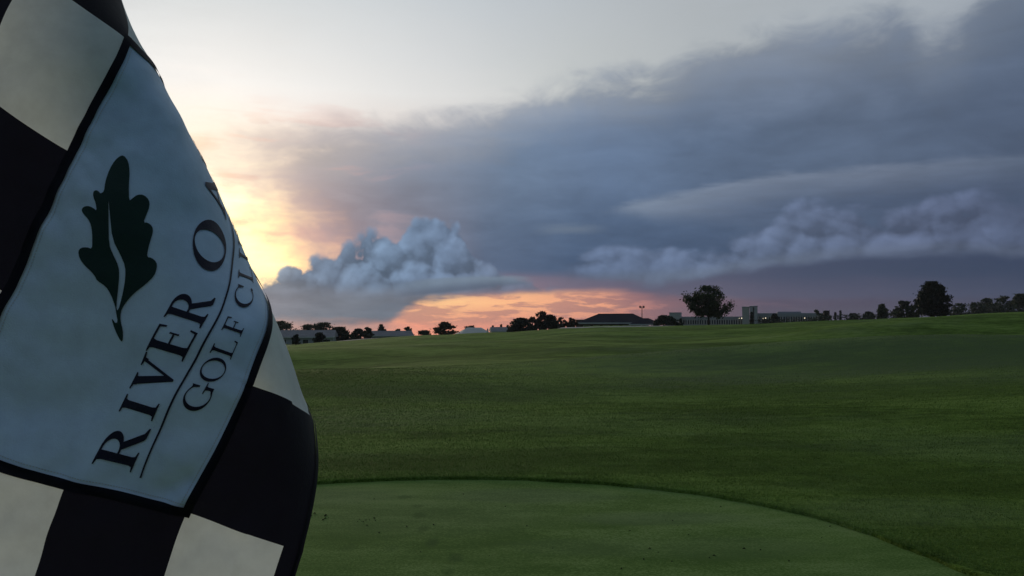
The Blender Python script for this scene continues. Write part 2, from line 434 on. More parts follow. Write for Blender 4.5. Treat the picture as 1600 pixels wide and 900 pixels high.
class MB:
    """collects simple solids into one mesh"""
    def __init__(self): self.v, self.f = [], []
    def add(self, vs, fs):
        b = len(self.v); self.v += [tuple(x) for x in vs]; self.f += [tuple(i + b for i in f) for f in fs]; return self
    def box(self, x0, x1, y0, y1, z0, z1):
        vs = [(x, y, z) for z in (z0, z1) for y in (y0, y1) for x in (x0, x1)]
        return self.add(vs, [(0, 2, 3, 1), (4, 5, 7, 6), (0, 1, 5, 4), (1, 3, 7, 5), (3, 2, 6, 7), (2, 0, 4, 6)])
    def tube(self, pts, rad, n=7):
        pts = [Vector(p) for p in pts]; vs, fs = [], []
        for i, p in enumerate(pts):
            d = (pts[min(i + 1, len(pts) - 1)] - pts[max(i - 1, 0)]).normalized()
            a = d.orthogonal().normalized(); b = d.cross(a)
            r = rad[i] if isinstance(rad, (list, tuple)) else rad
            vs += [p + (a * math.cos(2 * math.pi * k / n) + b * math.sin(2 * math.pi * k / n)) * r for k in range(n)]
        for i in range(len(pts) - 1):
            for k in range(n):
                fs.append((i * n + k, i * n + (k + 1) % n, (i + 1) * n + (k + 1) % n, (i + 1) * n + k))
        fs.append(tuple(range(n))[::-1]); fs.append(tuple((len(pts) - 1) * n + k for k in range(n)))
        return self.add(vs, fs)
    def build(self, name, mat, parent=None, smooth=False): return mesh_obj(name, self.v, self.f, mat, parent, smooth)

def material(name, build):
    m = bpy.data.materials.new(name); m.use_nodes = True
    nt = m.node_tree; nt.nodes.clear()
    out = nt.nodes.new('ShaderNodeOutputMaterial')
    s = build(nt)
    nt.links.new(s, out.inputs['Surface'])
    return m

def principled(nt, color, rough=0.7, spec=0.3, normal=None, sheen=0.0, metallic=0.0):
    b = nt.nodes.new('ShaderNodeBsdfPrincipled')
    for key, v in (('Base Color', color), ('Roughness', rough), ('Specular IOR Level', spec), ('Metallic', metallic), ('Sheen Weight', sheen)):
        if isinstance(v, E): nt.links.new(v.s, b.inputs[key])
        elif key == 'Base Color': b.inputs[key].default_value = tuple(v) + (1.0,)
        else: b.inputs[key].default_value = v
    if normal is not None: nt.links.new(normal.s, b.inputs['Normal'])
    return b

def coord(nt, kind='Object'):
    t = nt.nodes.new('ShaderNodeTexCoord'); return E(nt, t.outputs[kind])

def position(nt):
    t = nt.nodes.new('ShaderNodeNewGeometry'); return E(nt, t.outputs['Position'])

def bump(h, strength, dist):
    n = h.nt.nodes.new('ShaderNodeBump'); n.inputs['Strength'].default_value = strength; n.inputs['Distance'].default_value = dist
    h.nt.links.new(h.s, n.inputs['Height']); return E(h.nt, n.outputs[0])

def rampl(x, pts):
    """ramp with linear albedo triples"""
    n = x.nt.nodes.new('ShaderNodeValToRGB'); x.nt.links.new(x.s, n.inputs[0])
    els = n.color_ramp.elements
    while len(els) < len(pts): els.new(0.5)
    for e, (p, c) in zip(els, pts): e.position = p; e.color = tuple(c) + (1.0,)
    return E(x.nt, n.outputs[0])

def plain(name, c, rough=0.75, spec=0.3, var=0.18, scale=3.0, **kw):
    """painted / weathered surface: base colour with blotchy variation"""
    def b(nt):
        v = position(nt); n = nz(v, scale, 5, 0.6)
        lo = tuple(x * (1 - var) for x in c); hi = tuple(min(x * (1 + var), 0.95) for x in c)
        return principled(nt, rampl(n, [(0.3, lo), (0.7, hi)]), rough, spec, **kw).outputs[0]
    return material(name, b)

def cloth(name, c, trans, weave=1.0):
    def b(nt):
        v = coord(nt, 'Object')
        n = nz(v, 60, 4, 0.6) * 0.5 + nz(v, 16, 3, 0.5) * 0.5
        lo = tuple(x * 0.82 for x in c); hi = tuple(min(1.0, x * 1.08) for x in c)
        cl = rampl(n, [(0.3, lo), (0.7, hi)])
        h = nz(v, 900, 2, 0.5) * 0.5 + nz(v, 45, 3, 0.5) + nz(v, 140, 3, 0.6) * 0.5
        nm = bump(h, 0.3 * weave, 0.0015)
        p = principled(nt, cl, 0.65, 0.25, nm, sheen=0.15)
        t = nt.nodes.new('ShaderNodeBsdfTranslucent'); nt.links.new(cl.s, t.inputs[0])
        mx = nt.nodes.new('ShaderNodeMixShader'); mx.inputs[0].default_value = trans
        nt.links.new(p.outputs[0], mx.inputs[1]); nt.links.new(t.outputs[0], mx.inputs[2])
        return mx.outputs[0]
    return material(name, b)
# ------------------------------------------------------------------ terrain
def sm(x, a, b):
    t = np.clip((x - a) / (b - a), 0, 1); return t * t * (3 - 2 * t)

RIDGE = [(-900, 535), (300, 541), (455, 541), (520, 535), (600, 529), (640, 527), (720, 523.5), (800, 521), (850, 517), (930, 512), (1000, 511), (1060, 510), (1107, 509), (1200, 507), (1280, 503), (1380, 498), (1460, 494), (1530, 490), (1600, 487), (1900, 478), (2600, 470)]
_rz = np.array([math.degrees(math.atan((p - 800) / FPX)) for p, _ in RIDGE])
RD = 125.0                                             # distance of the crest that closes the fairway
_rh = np.array([CAM.z + (507 - y) / FPX * RD * math.cos(math.atan((p - 800) / FPX)) for p, y in RIDGE])
_waves = [(random.Random(i).uniform(0, 6.28), random.Random(i + 50).uniform(0, 6.28), random.Random(i + 99).uniform(0.5, 1.6)) for i in range(9)]

def ground_z(x, y):
    x = np.asarray(x, float); y = np.asarray(y, float)
    d = np.hypot(x, y); az = np.degrees(np.arctan2(x, y))
    zr = np.interp(az, _rz, _rh)
    zr = zr * sm(np.abs(az), 150, 70)
    t = np.clip((d - 9.0) / (RD - 9.0), 0, 1)
    z = zr * (0.55 * t + 0.45 * t * t)
    z = z - 2.5 * sm(d, RD, RD + 75) - 0.016 * np.maximum(d - 170, 0) - 2.0 * sm(d, RD + 30, 420) * sm(az, 2, -8)
    # mounds and swales of the fairway (x, y, sx, sy, height)
    for mx, my, sx_, sy_, h, rot in ((13.5, 27, 13, 3.0, 0.80, -10), (31, 58, 15, 6, 1.0, 8), (-9, 45, 12, 7, -0.5, 0), (6, 70, 26, 6, 0.45, 6),
                                (-14, 85, 16, 9, -0.55, 0), (20, 45, 18, 5, -0.7, 4), (-5, 24, 9, 4, 0.16, 5), (4, 17, 6, 2.0, -0.10, 0), (22, 95, 26, 8, 0.5, 0), (-2, 100, 18, 6, 0.35, 0)):
        c, s = math.cos(R(rot)), math.sin(R(rot))
        u = (x - mx) * c + (y - my) * s; v = -(x - mx) * s + (y - my) * c
        z = z + h * np.exp(-(u / sx_) ** 2 - (v / sy_) ** 2)
    w = 0
    for i, (a, b, k) in enumerate(_waves):
        w = w + np.sin(x * k * 0.28 * math.cos(a) + y * k * 0.28 * math.sin(a) + b) / (k * 3)
    z = z + 0.20 * w * sm(d, 10, 26) * sm(d, 900, 300)
    return z
gz = lambda x, y: float(ground_z(x, y))

# putting green outline about its centre
GC = np.array([-0.4, 3.6])
_out = [(2.85, 5.05), (2.73, 5.7), (2.62, 6.26), (2.36, 6.92), (1.75, 7.64), (0.99, 8.12), (0.0, 8.42), (-1.03, 8.42), (-1.94, 8.18), (-3.2, 7.45), (-4.2, 6.0), (-4.6, 4.0), (-4.3, 1.5), (-3.2, -1.0), (-1.2, -2.4), (0.9, -2.3), (2.3, -0.8), (2.9, 1.5), (2.98, 3.6)]
_oa = np.array([math.atan2(y - GC[1], x - GC[0]) for x, y in _out]); _or = np.array([math.hypot(x - GC[0], y - GC[1]) for x, y in _out])
_i = np.argsort(_oa); _oa, _or = _oa[_i], _or[_i]
_ta = np.linspace(-math.pi, math.pi, 721)[:-1]
_tr = np.interp(_ta, np.concatenate([_oa - 2 * math.pi, _oa, _oa + 2 * math.pi]), np.concatenate([_or] * 3))
_ker = np.exp(-(np.arange(-18, 19) / 8.0) ** 2); _ker /= _ker.sum()
_tr = np.convolve(np.concatenate([_tr[-18:], _tr, _tr[:18]]), _ker, 'valid')
def green_r(a): return np.interp((a + math.pi) % (2 * math.pi) - math.pi, np.append(_ta, math.pi), np.append(_tr, _tr[0]))

def px_terrain(px, py):
    """ground point seen at a photograph pixel"""
    d = ray(px, py); t = 2.0
    while t < 400:
        p = CAM + d * t
        if p.z < gz(p.x, p.y) + 0.02: break
        t *= 1.01
    return (p.x, p.y)

def patches(nt, X, Y, lst, wob):
    tot = None
    for (px, py, sx_, sy_, k) in lst:
        fx, fy = px_terrain(px, py)
        dx = (X - fx) / sx_; dy = (Y - fy) / sy_
        e = sstep((dx * dx + dy * dy) + wob, 1.4, 0.0) * k
        tot = e if tot is None else tot.max(e)
    return tot

def mixc(nt, f, c, rgb):
    n = nt.nodes.new('ShaderNodeMix'); n.data_type = 'RGBA'; nt.links.new(c.s, n.inputs[6]); n.inputs[7].default_value = tuple(rgb) + (1,)
    nt.links.new(f.s, n.inputs[0]); return E(nt, n.outputs[2])

def grass_material(name, cols, dew, fine, bump_s, prints=None, pale_patches=(), dark_patches=(), grain_k=1.0):
    def b(nt):
        p = position(nt)
        stretch = nt.nodes.new('ShaderNodeMapping'); stretch.inputs['Scale'].default_value = (0.55, 1.3, 0.4); stretch.inputs['Rotation'].default_value = (0, 0, R(8))
        nt.links.new(p.s, stretch.inputs[0]); q = E(nt, stretch.outputs[0])
        sp = nt.nodes.new('ShaderNodeSeparateXYZ'); nt.links.new(p.s, sp.inputs[0]); X, Y = E(nt, sp.outputs[0]), E(nt, sp.outputs[1])
        big = nz(q, 0.045, 4, 0.55, 0.5); mid = nz(q, 0.30, 5, 0.6, 0.3); small = nz(q, 2.4, 6, 0.7); grain = nz(p, fine, 4, 0.75)
        f = (big - 0.5) * 0.8 + (mid - 0.5) * 1.3 + (small - 0.5) * 1.5 + (grain - 0.5) * 1.7 * grain_k + 0.5
        lane = ((X * 0.62 + Y * 0.78 + (mid - 0.5) * 3.0) * (6.2832 / 5.2))._m('SINE')
        f = f + sstep(lane, -0.5, 0.5) * 0.12 - 0.06
        c = rampl(f.clamp(), [(0.2, cols[0]), (0.5, cols[1]), (0.8, cols[2])])
        wob = (small - 0.5) * 1.6 + (mid - 0.5) * 2.6 + (big - 0.5) * 1.5
        if dark_patches: c = mixc(nt, patches(nt, X, Y, dark_patches, wob), c, tuple(v * 0.95 for v in cols[0]))  # darker turf; on the fairway also mound shade painted into the colour
        # dew lying in drifts
        dw = sstep((nz(q, 0.11, 4, 0.6) - 0.5) + (nz(q, 0.9, 4, 0.6) - 0.5) * 0.6 + (grain - 0.5) * 0.6, 0.0, 0.28) * dew
        if pale_patches: dw = dw.max(patches(nt, X, Y, pale_patches, wob + (grain - 0.5) * 1.2))  # paler turf; on the fairway also mist and mound light painted in
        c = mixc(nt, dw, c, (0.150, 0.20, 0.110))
        if prints: c = mixc(nt, patches(nt, X, Y, prints, (small - 0.5) * 2.2 + (grain - 0.5) * 1.2), c, (0.050, 0.105, 0.026))
        hgt = grain * 1.0 + nz(p, fine * 2.3, 2, 0.6) * 0.6 + small * 0.6
        return principled(nt, c, 1.0, 0.03, bump(hgt, bump_s, 0.03)).outputs[0]
    return material(name, b)

def px_ground(px, py):
    d = ray(px, py); t = -CAM.z / d.z
    return (d.x * t, d.y * t)
PRINTS = [(px, py, rx, ry, k) for px, py, rx, ry, k in ((632, 775, .07, .09, .5), (652, 787, .06, .09, .55), (654, 801, .06, .12, .55), (660, 824, .055, .13, .6), (676, 844, .055, .13, .75), (712, 869, .06, .13, .6), (700, 889, .05, .11, .4), (612, 853, .06, .11, .35), (545, 853, .06, .12, .35))]
DEW_PAINTED_LIGHT = [(1260, 548, 10, 8, .5), (1380, 538, 13, 9, .42), (1180, 566, 5, 3, .22), (1520, 540, 9, 8, .2), (1560, 585, 6, 2.5, .28), (1380, 578, 6, 2.5, .25), (820, 612, 5, 2.5, .18), (1010, 590, 5, 3, .15), (980, 660, 2.5, 1.4, .15), (1440, 800, 1.2, .6, .3), (1560, 700, 2.2, 1.2, .25), (560, 655, 3, 2, .28)]  # dew patches; also paints low mist and lighter ground behind the mound crest
LUSH_PAINTED_SHADE = [(1500, 566, 9, 4, .7), (1290, 606, 6, 2.0, .65), (1420, 615, 6, 1.8, .5), (640, 722, 2.6, .9, .75), (860, 716, 2.6, .9, .75), (1080, 726, 1.8, .8, .7), (1210, 705, 1.8, 1.0, .5), (1190, 660, .8, 2.4, .5), (1150, 690, .6, 1.4, .5), (510, 590, 5, 4, .6), (1080, 545, 12, 3.5, .6), (960, 530, 14, 6, .35), (690, 560, 8, 5, .4), (1480, 760, 2.2, .8, .55), (1540, 850, 1.0, .6, .5), (1330, 740, 1.4, .6, .4)]  # lusher turf and tracks; also paints shade on the mound fronts
GWET = [(820, 772, .9, .35, .30), (1040, 805, .8, .25, .30), (520, 775, .8, .5, .28), (640, 800, 1.2, .7, .15), (930, 850, .6, .25, .15), (1150, 850, .7, .3, .15)]
for i_ in range(7): LUSH_PAINTED_SHADE += [(1120 + 19 * i_, 632 + 17 * i_, .30, .55 - .03 * i_, .5), (1168 + 23 * i_, 640 + 17 * i_, .28, .5 - .03 * i_, .4)]
M_FAIR = grass_material('fairway turf', [(0.056, 0.102, 0.014), (0.116, 0.200, 0.030), (0.178, 0.275, 0.060)], 0.28, 30, 0.9, None, DEW_PAINTED_LIGHT, LUSH_PAINTED_SHADE)
M_GREEN = grass_material('putting green turf', [(0.072, 0.142, 0.028), (0.118, 0.206, 0.048), (0.172, 0.262, 0.082)], 0.22, 55, 0.35, PRINTS, GWET, [(900, 812, 1.1, .25, .3), (1200, 860, .7, .3, .3), (760, 870, .6, .25, .25), (560, 830, .7, .25, .25)], 1.3)

# angular columns: fine inside the view, coarse behind
_ang = np.concatenate([np.arange(R(30), R(150), R(0.14)), np.arange(R(150), R(390), R(1.2))])
NA = len(_ang)
def ring_mesh(name, rings, mat):
    """rings: list of (radius array, z array)"""
    V = []
    for rr, zz in rings:
        x = GC[0] + rr * np.cos(_ang); y = GC[1] + rr * np.sin(_ang)
        V.append(np.stack([x, y, zz(x, y) if callable(zz) else np.full_like(x, zz)], 1))
    V = np.concatenate(V); n = len(rings)
    a = np.arange(NA); b = (a + 1) % NA
    F = np.concatenate([np.stack([i * NA + a, i * NA + b, (i + 1) * NA + b, (i + 1) * NA + a], 1) for i in range(n - 1)])[:, ::-1]
    me = bpy.data.meshes.new(name)
    me.vertices.add(len(V)); me.vertices.foreach_set('co', V.ravel())
    me.loops.add(F.size); me.loops.foreach_set('vertex_index', F.ravel().astype(np.int32))
    me.polygons.add(len(F)); me.polygons.foreach_set('loop_start', np.arange(0, F.size, 4, dtype=np.int32))
    me.materials.append(mat); me.update(calc_edges=True); me.validate(); me.shade_smooth()
    o = bpy.data.objects.new(name, me); col.objects.link(o); o['kind'] = 'structure'
    return o
_gr = green_r(_ang)
_wob = np.array([mnoise.noise(Vector((math.cos(a) * 14, math.sin(a) * 14, 0))) * 0.022 + mnoise.noise(Vector((math.cos(a) * 60, math.sin(a) * 60, 4))) * 0.008 for a in _ang])
_gr = _gr + _wob
green = ring_mesh('putting_green', [(_gr * k, (lambda x, y: 0.012 * np.sin(x * 0.9 + 1) * np.sin(y * 0.7))) for k in (0.002, 0.1, 0.2, 0.3, 0.4, 0.5, 0.6, 0.7, 0.8, 0.86, 0.92, 0.96)]
                  + [(_gr * 1.0, -0.004), (_gr + 0.03, -0.012)], M_GREEN)
LIP = 0.026
_rings = [(_gr + 0.002, -0.03), (_gr + 0.004, LIP - 0.010), (_gr + 0.016, LIP)]
s_ = 0.05
while s_ < 1250:
    _rings.append((_gr * (1 if s_ < 30 else max(0, 1 - (s_ - 30) / 200)) + s_, lambda x, y: ground_z(x, y) + LIP))
    s_ = s_ * 1.032 + 0.02
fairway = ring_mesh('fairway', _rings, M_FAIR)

# cart paths, laid 2 cm over the turf
M_PATH = plain('pale concrete', (0.36, 0.35, 0.33), 0.85, 0.2, 0.12, 0.8)
def path(name, pts, half):
    V, F = [], []
    P = [Vector((x, y, 0)) for x, y in pts]
    for i, p in enumerate(P):
        d = (P[min(i + 1, len(P) - 1)] - P[max(i - 1, 0)]).normalized(); n = Vector((-d.y, d.x, 0))
        for k in (-1, -0.3, 0.3, 1):
            q = p + n * half * k; V.append((q.x, q.y, gz(q.x, q.y) + LIP + 0.10 if abs(k) < 1 else gz(q.x, q.y) + LIP + 0.03))
    for i in range(len(P) - 1):
        for k in range(3): F.append((i * 4 + k, i * 4 + k + 1, i * 4 + k + 5, i * 4 + k + 4))
    o = mesh_obj(name, V, F, M_PATH, None, True); o['kind'] = 'structure'; return o
def at(px, d, dz=0.0):
    """ground point straight under photograph column px at distance d"""
    x, y = d * (px - 800) / FPX, d
    return Vector((x, y, gz(x, y) + LIP + dz))
path('cart_path', [tuple(at(px, d).xy) for px, d in ((300, 108), (400, 112), (455, 114), (520, 117), (570, 120), (610, 122), (650, 126), (700, 140))], 1.1)
path('cart_path', [tuple(at(px, d).xy) for px, d in ((850, 150), (880, 128), (905, 124), (940, 122.5), (980, 122), (1020, 123), (1060, 128), (1100, 150))], 0.9)

# fringe grass standing along the lip of the green
def blades(name, n, smin, smax, h0, h1, seed, mat, a0=10, a1=140):
    rng = np.random.default_rng(seed)
    a = np.radians(rng.uniform(a0, a1, n)); s = smin + np.where(rng.random(n) < 0.03, rng.exponential(0.15, n), smax * (1 - rng.uniform(0, 1, n) ** (1 / 2.4)))
    r = np.interp(a, _ang, _gr) + s
    x = GC[0] + r * np.cos(a); y = GC[1] + r * np.sin(a); z = ground_z(x, y) + LIP - 0.004
    h = rng.uniform(h0, h1, n); w = rng.uniform(0.0016, 0.0032, n) * (1 + s * 0.25); t = rng.uniform(0, 6.28, n); l = rng.normal(0, 0.45, (n, 2)) * h[:, None]
    dx, dy = np.cos(t) * w, np.sin(t) * w
    V = np.stack([np.stack([x - dx, y - dy, z], 1), np.stack([x + dx, y + dy, z], 1), np.stack([x + l[:, 0], y + l[:, 1], z + h], 1)], 1).reshape(-1, 3)
    me = bpy.data.meshes.new(name); me.vertices.add(n * 3); me.vertices.foreach_set('co', V.ravel())
    me.loops.add(n * 3); me.loops.foreach_set('vertex_index', np.arange(n * 3, dtype=np.int32))
    me.polygons.add(n); me.polygons.foreach_set('loop_start', np.arange(0, n * 3, 3, dtype=np.int32))
    me.materials.append(mat); me.update(calc_edges=True)
    o = bpy.data.objects.new(name, me); col.objects.link(o); o['kind'] = 'stuff'; return o
M_BLADE = plain('fringe grass', (0.180, 0.280, 0.064), 0.95, 0.05, 0.5, 3.0)
tag(blades('fringe_grass', 640000, 0.0, 26.0, 0.006, 0.018, 3, M_BLADE), 'short dark fringe grass standing along the lip of the green', 'grass')
# clippings and crumbs of soil on the green
def crumbs():
    rng = random.Random(8); mb = MB()
    spots = [px_ground(500 + rng.gauss(0, 12), 806 + rng.gauss(0, 3)) for _ in range(9)] + [px_ground(575 + rng.gauss(0, 9), 812 + rng.gauss(0, 3)) for _ in range(10)] \
        + [px_ground(rng.uniform(980, 1340), rng.uniform(800, 880)) for _ in range(16)] + [px_ground(rng.uniform(520, 1200), rng.uniform(770, 890)) for _ in range(14)]
    for x, y in spots:
        s = rng.uniform(0.006, 0.014); a = rng.uniform(0, 6.28); c, k = math.cos(a) * s, math.sin(a) * s
        z = 0.012 * math.sin(x * 0.9 + 1) * math.sin(y * 0.7)
        mb.add([(x - c, y - k, z), (x + c, y + k, z), (x - k * .5, y + c * .5, z + s * .3), (x + k * .5, y - c * .5, z + s * .2), (x, y, z + s * .8)], [(0, 3, 4), (3, 1, 4), (1, 2, 4), (2, 0, 4)])
    return mb.build('grass_clippings', plain('dry clippings', (0.02, 0.022, 0.012), 0.9, 0.1))
tag(crumbs(), 'dark crumbs of soil and clippings scattered over the green', 'clippings', kind='stuff')
# ------------------------------------------------------------------ trees
def leaf_mat(name, c):
    def b(nt):
        oi = nt.nodes.new('ShaderNodeObjectInfo'); rnd = E(nt, oi.outputs['Random'])
        n = nz(position(nt), 0.7, 4, 0.6)
        cl = rampl(n, [(0.3, tuple(x * 0.6 for x in c)), (0.55, c), (0.8, tuple(x * 1.5 for x in c))])
        cl = cscale(cl, 0.8 + rnd * 0.4)
        p = principled(nt, cl, 0.65, 0.25)
        t = nt.nodes.new('ShaderNodeBsdfTranslucent'); nt.links.new(cl.s, t.inputs[0])
        mx = nt.nodes.new('ShaderNodeMixShader'); mx.inputs[0].default_value = 0.2
        nt.links.new(p.outputs[0], mx.inputs[1]); nt.links.new(t.outputs[0], mx.inputs[2])
        return mx.outputs[0]
    return material(name, b)
M_BARK = plain('bark', (0.035, 0.028, 0.022), 0.9, 0.1, 0.3, 4.0)
M_LEAVES = leaf_mat('green foliage', (0.040, 0.060, 0.022))
M_DARKL = leaf_mat('dark evergreen foliage', (0.022, 0.036, 0.018))
M_RUSTL = leaf_mat('thin rusty foliage', (0.060, 0.050, 0.024))

def tree(name, label, px, dist, top_py, w_px, kind='round', dens=1.0, seed=0, mat=None, base_frac=0.18, cat='tree', group='trees along the skyline', leaf=None, base_py=None, wide=1.0, arms=None):
    """kinds: round (full to the ground or on a short trunk), open (limbs with separate leaf clumps), cone"""
    rng = random.Random(seed * 7 + int(px)); mat = mat or M_LEAVES
    b = at(px, dist)
    if base_py is not None: b.z = CAM.z + (507 - base_py) / FPX * dist
    ztop = CAM.z + (507 - top_py) / FPX * dist
    H = ztop - b.z; W = w_px / FPX * dist / 2 * wide
    root = empty(name, b); tag(root, label, cat, group)
    lf = leaf or max(0.16, dist * 0.0016)
    tr = max(0.08, H * 0.022)
    z0 = H * base_frac
    mb = MB()
    ends = []
    if kind == 'cone':
        mb.tube([(0, 0, -0.3), (0, 0, H * .5), (0, 0, H * .97)], [tr, tr * .6, tr * .1])
    else:
        lean = rng.uniform(-.03, .03) * H
        fork = z0 + (H - z0) * 0.25
        mb.tube([(0, 0, -0.4), (lean * .2, 0, z0 * .5), (lean * .5, 0, fork), (lean, 0, H * .78)], [tr * 1.35, tr, tr * .8, tr * .2])
        for i in range(9 if kind == 'open' else 6):
            a = i * 2.4 + rng.uniform(-.3, .3); t = rng.uniform(.15, .85)
            zb = z0 + (H * .72 - z0) * t * .75
            L = W * rng.uniform(.6, .95) * (1.15 - .5 * abs(t - .4))
            e = Vector((math.cos(a) * L, math.sin(a) * L, min(zb + L * rng.uniform(.35, .9), H * .92)))
            s = Vector((lean * .6, 0, zb)); m = (s + e) / 2 + Vector((0, 0, -L * .08))
            mb.tube([s, m, e], [tr * .45, tr * .28, tr * .08], 5); ends += [e, m]
    if arms:
        for ax, at_ in arms:
            e = Vector((ax * W, rng.uniform(-.2, .2) * W, at_ * H)); s = Vector((0, 0, H * max(.28, at_ - .22)))
            mb.tube([s, (s + e) / 2 + Vector((0, 0, H * .03)), e], [tr * .45, tr * .28, tr * .1], 5); ends += [e, s.lerp(e, .75), e]
    mb.build('trunk', M_BARK, root, True)
    # foliage: clumps of leaf-sized faces through the crown
    V, F = [], []
    clumps = []
    if kind == 'cone':
        n = 26
        for i in range(n):
            t = i / (n - 1); rr = W * (1 - t) * .8; a = i * 2.4
            clumps.append((Vector((math.cos(a) * rr * .6, math.sin(a) * rr * .6, z0 + (H - z0) * t * .96)), max(rr * .6, W * .14), max(W * .16, rr * .45)))
    elif kind == 'round':
        for i in range(int(46 * max(dens, .7))):
            u = rng.random() ** .4; a = rng.uniform(0, 6.283); t = rng.random() ** (1.2 if base_py is not None else .8)
            rt = (.80 + .2 * math.sin(math.pi * min(t / .7, 1))) * math.sqrt(max(0, 1 - max(0, (t - .3) / .7) ** 2.1))
            clumps.append((Vector((math.cos(a) * rt * u * W * .86, math.sin(a) * rt * u * W * .86, z0 + (H - z0) * (.04 + .92 * t))), W * rng.uniform(.15, .26), (H - z0) * rng.uniform(.05, .10)))
    else:
        for e in ends:
            if rng.random() < .88: clumps.append((e, W * rng.uniform(.14, .26), W * rng.uniform(.12, .22)))
        for i in range(int(22 * dens)):
            a = rng.uniform(0, 6.283); v = rng.uniform(-.9, 1); rr = math.sqrt(max(0, 1 - v * v)) * rng.random() ** .5
            clumps.append((Vector((math.cos(a) * rr * W * .75, math.sin(a) * rr * W * .75, (H + z0) / 2 + v * (H - z0) * .44)), W * rng.uniform(.12, .24), W * rng.uniform(.10, .2)))
    per = {'round': 60, 'open': 46, 'cone': 40}[kind]
    per = int(per * dens)
    for c, rx, rz in clumps:
        for _ in range(per):
            g = Vector((rng.gauss(0, .55), rng.gauss(0, .55), rng.gauss(0, .55)))
            p = c + Vector((g.x * rx, g.y * rx, g.z * rz))
            if p.z > H: p.z = H - rng.random() * lf
            a, e = Vector((rng.gauss(0, 1), rng.gauss(0, 1), rng.gauss(0, 1))).normalized(), None
            e = a.orthogonal().normalized(); f = a.cross(e); s = lf * rng.uniform(.5, 1.1)
            k = len(V); V += [p - e * s, p + f * s * .5, p + e * s, p - f * s * .5]; F.append((k, k + 1, k + 2, k + 3))
    mesh_obj('crown', V, F, mat, root)
    return root

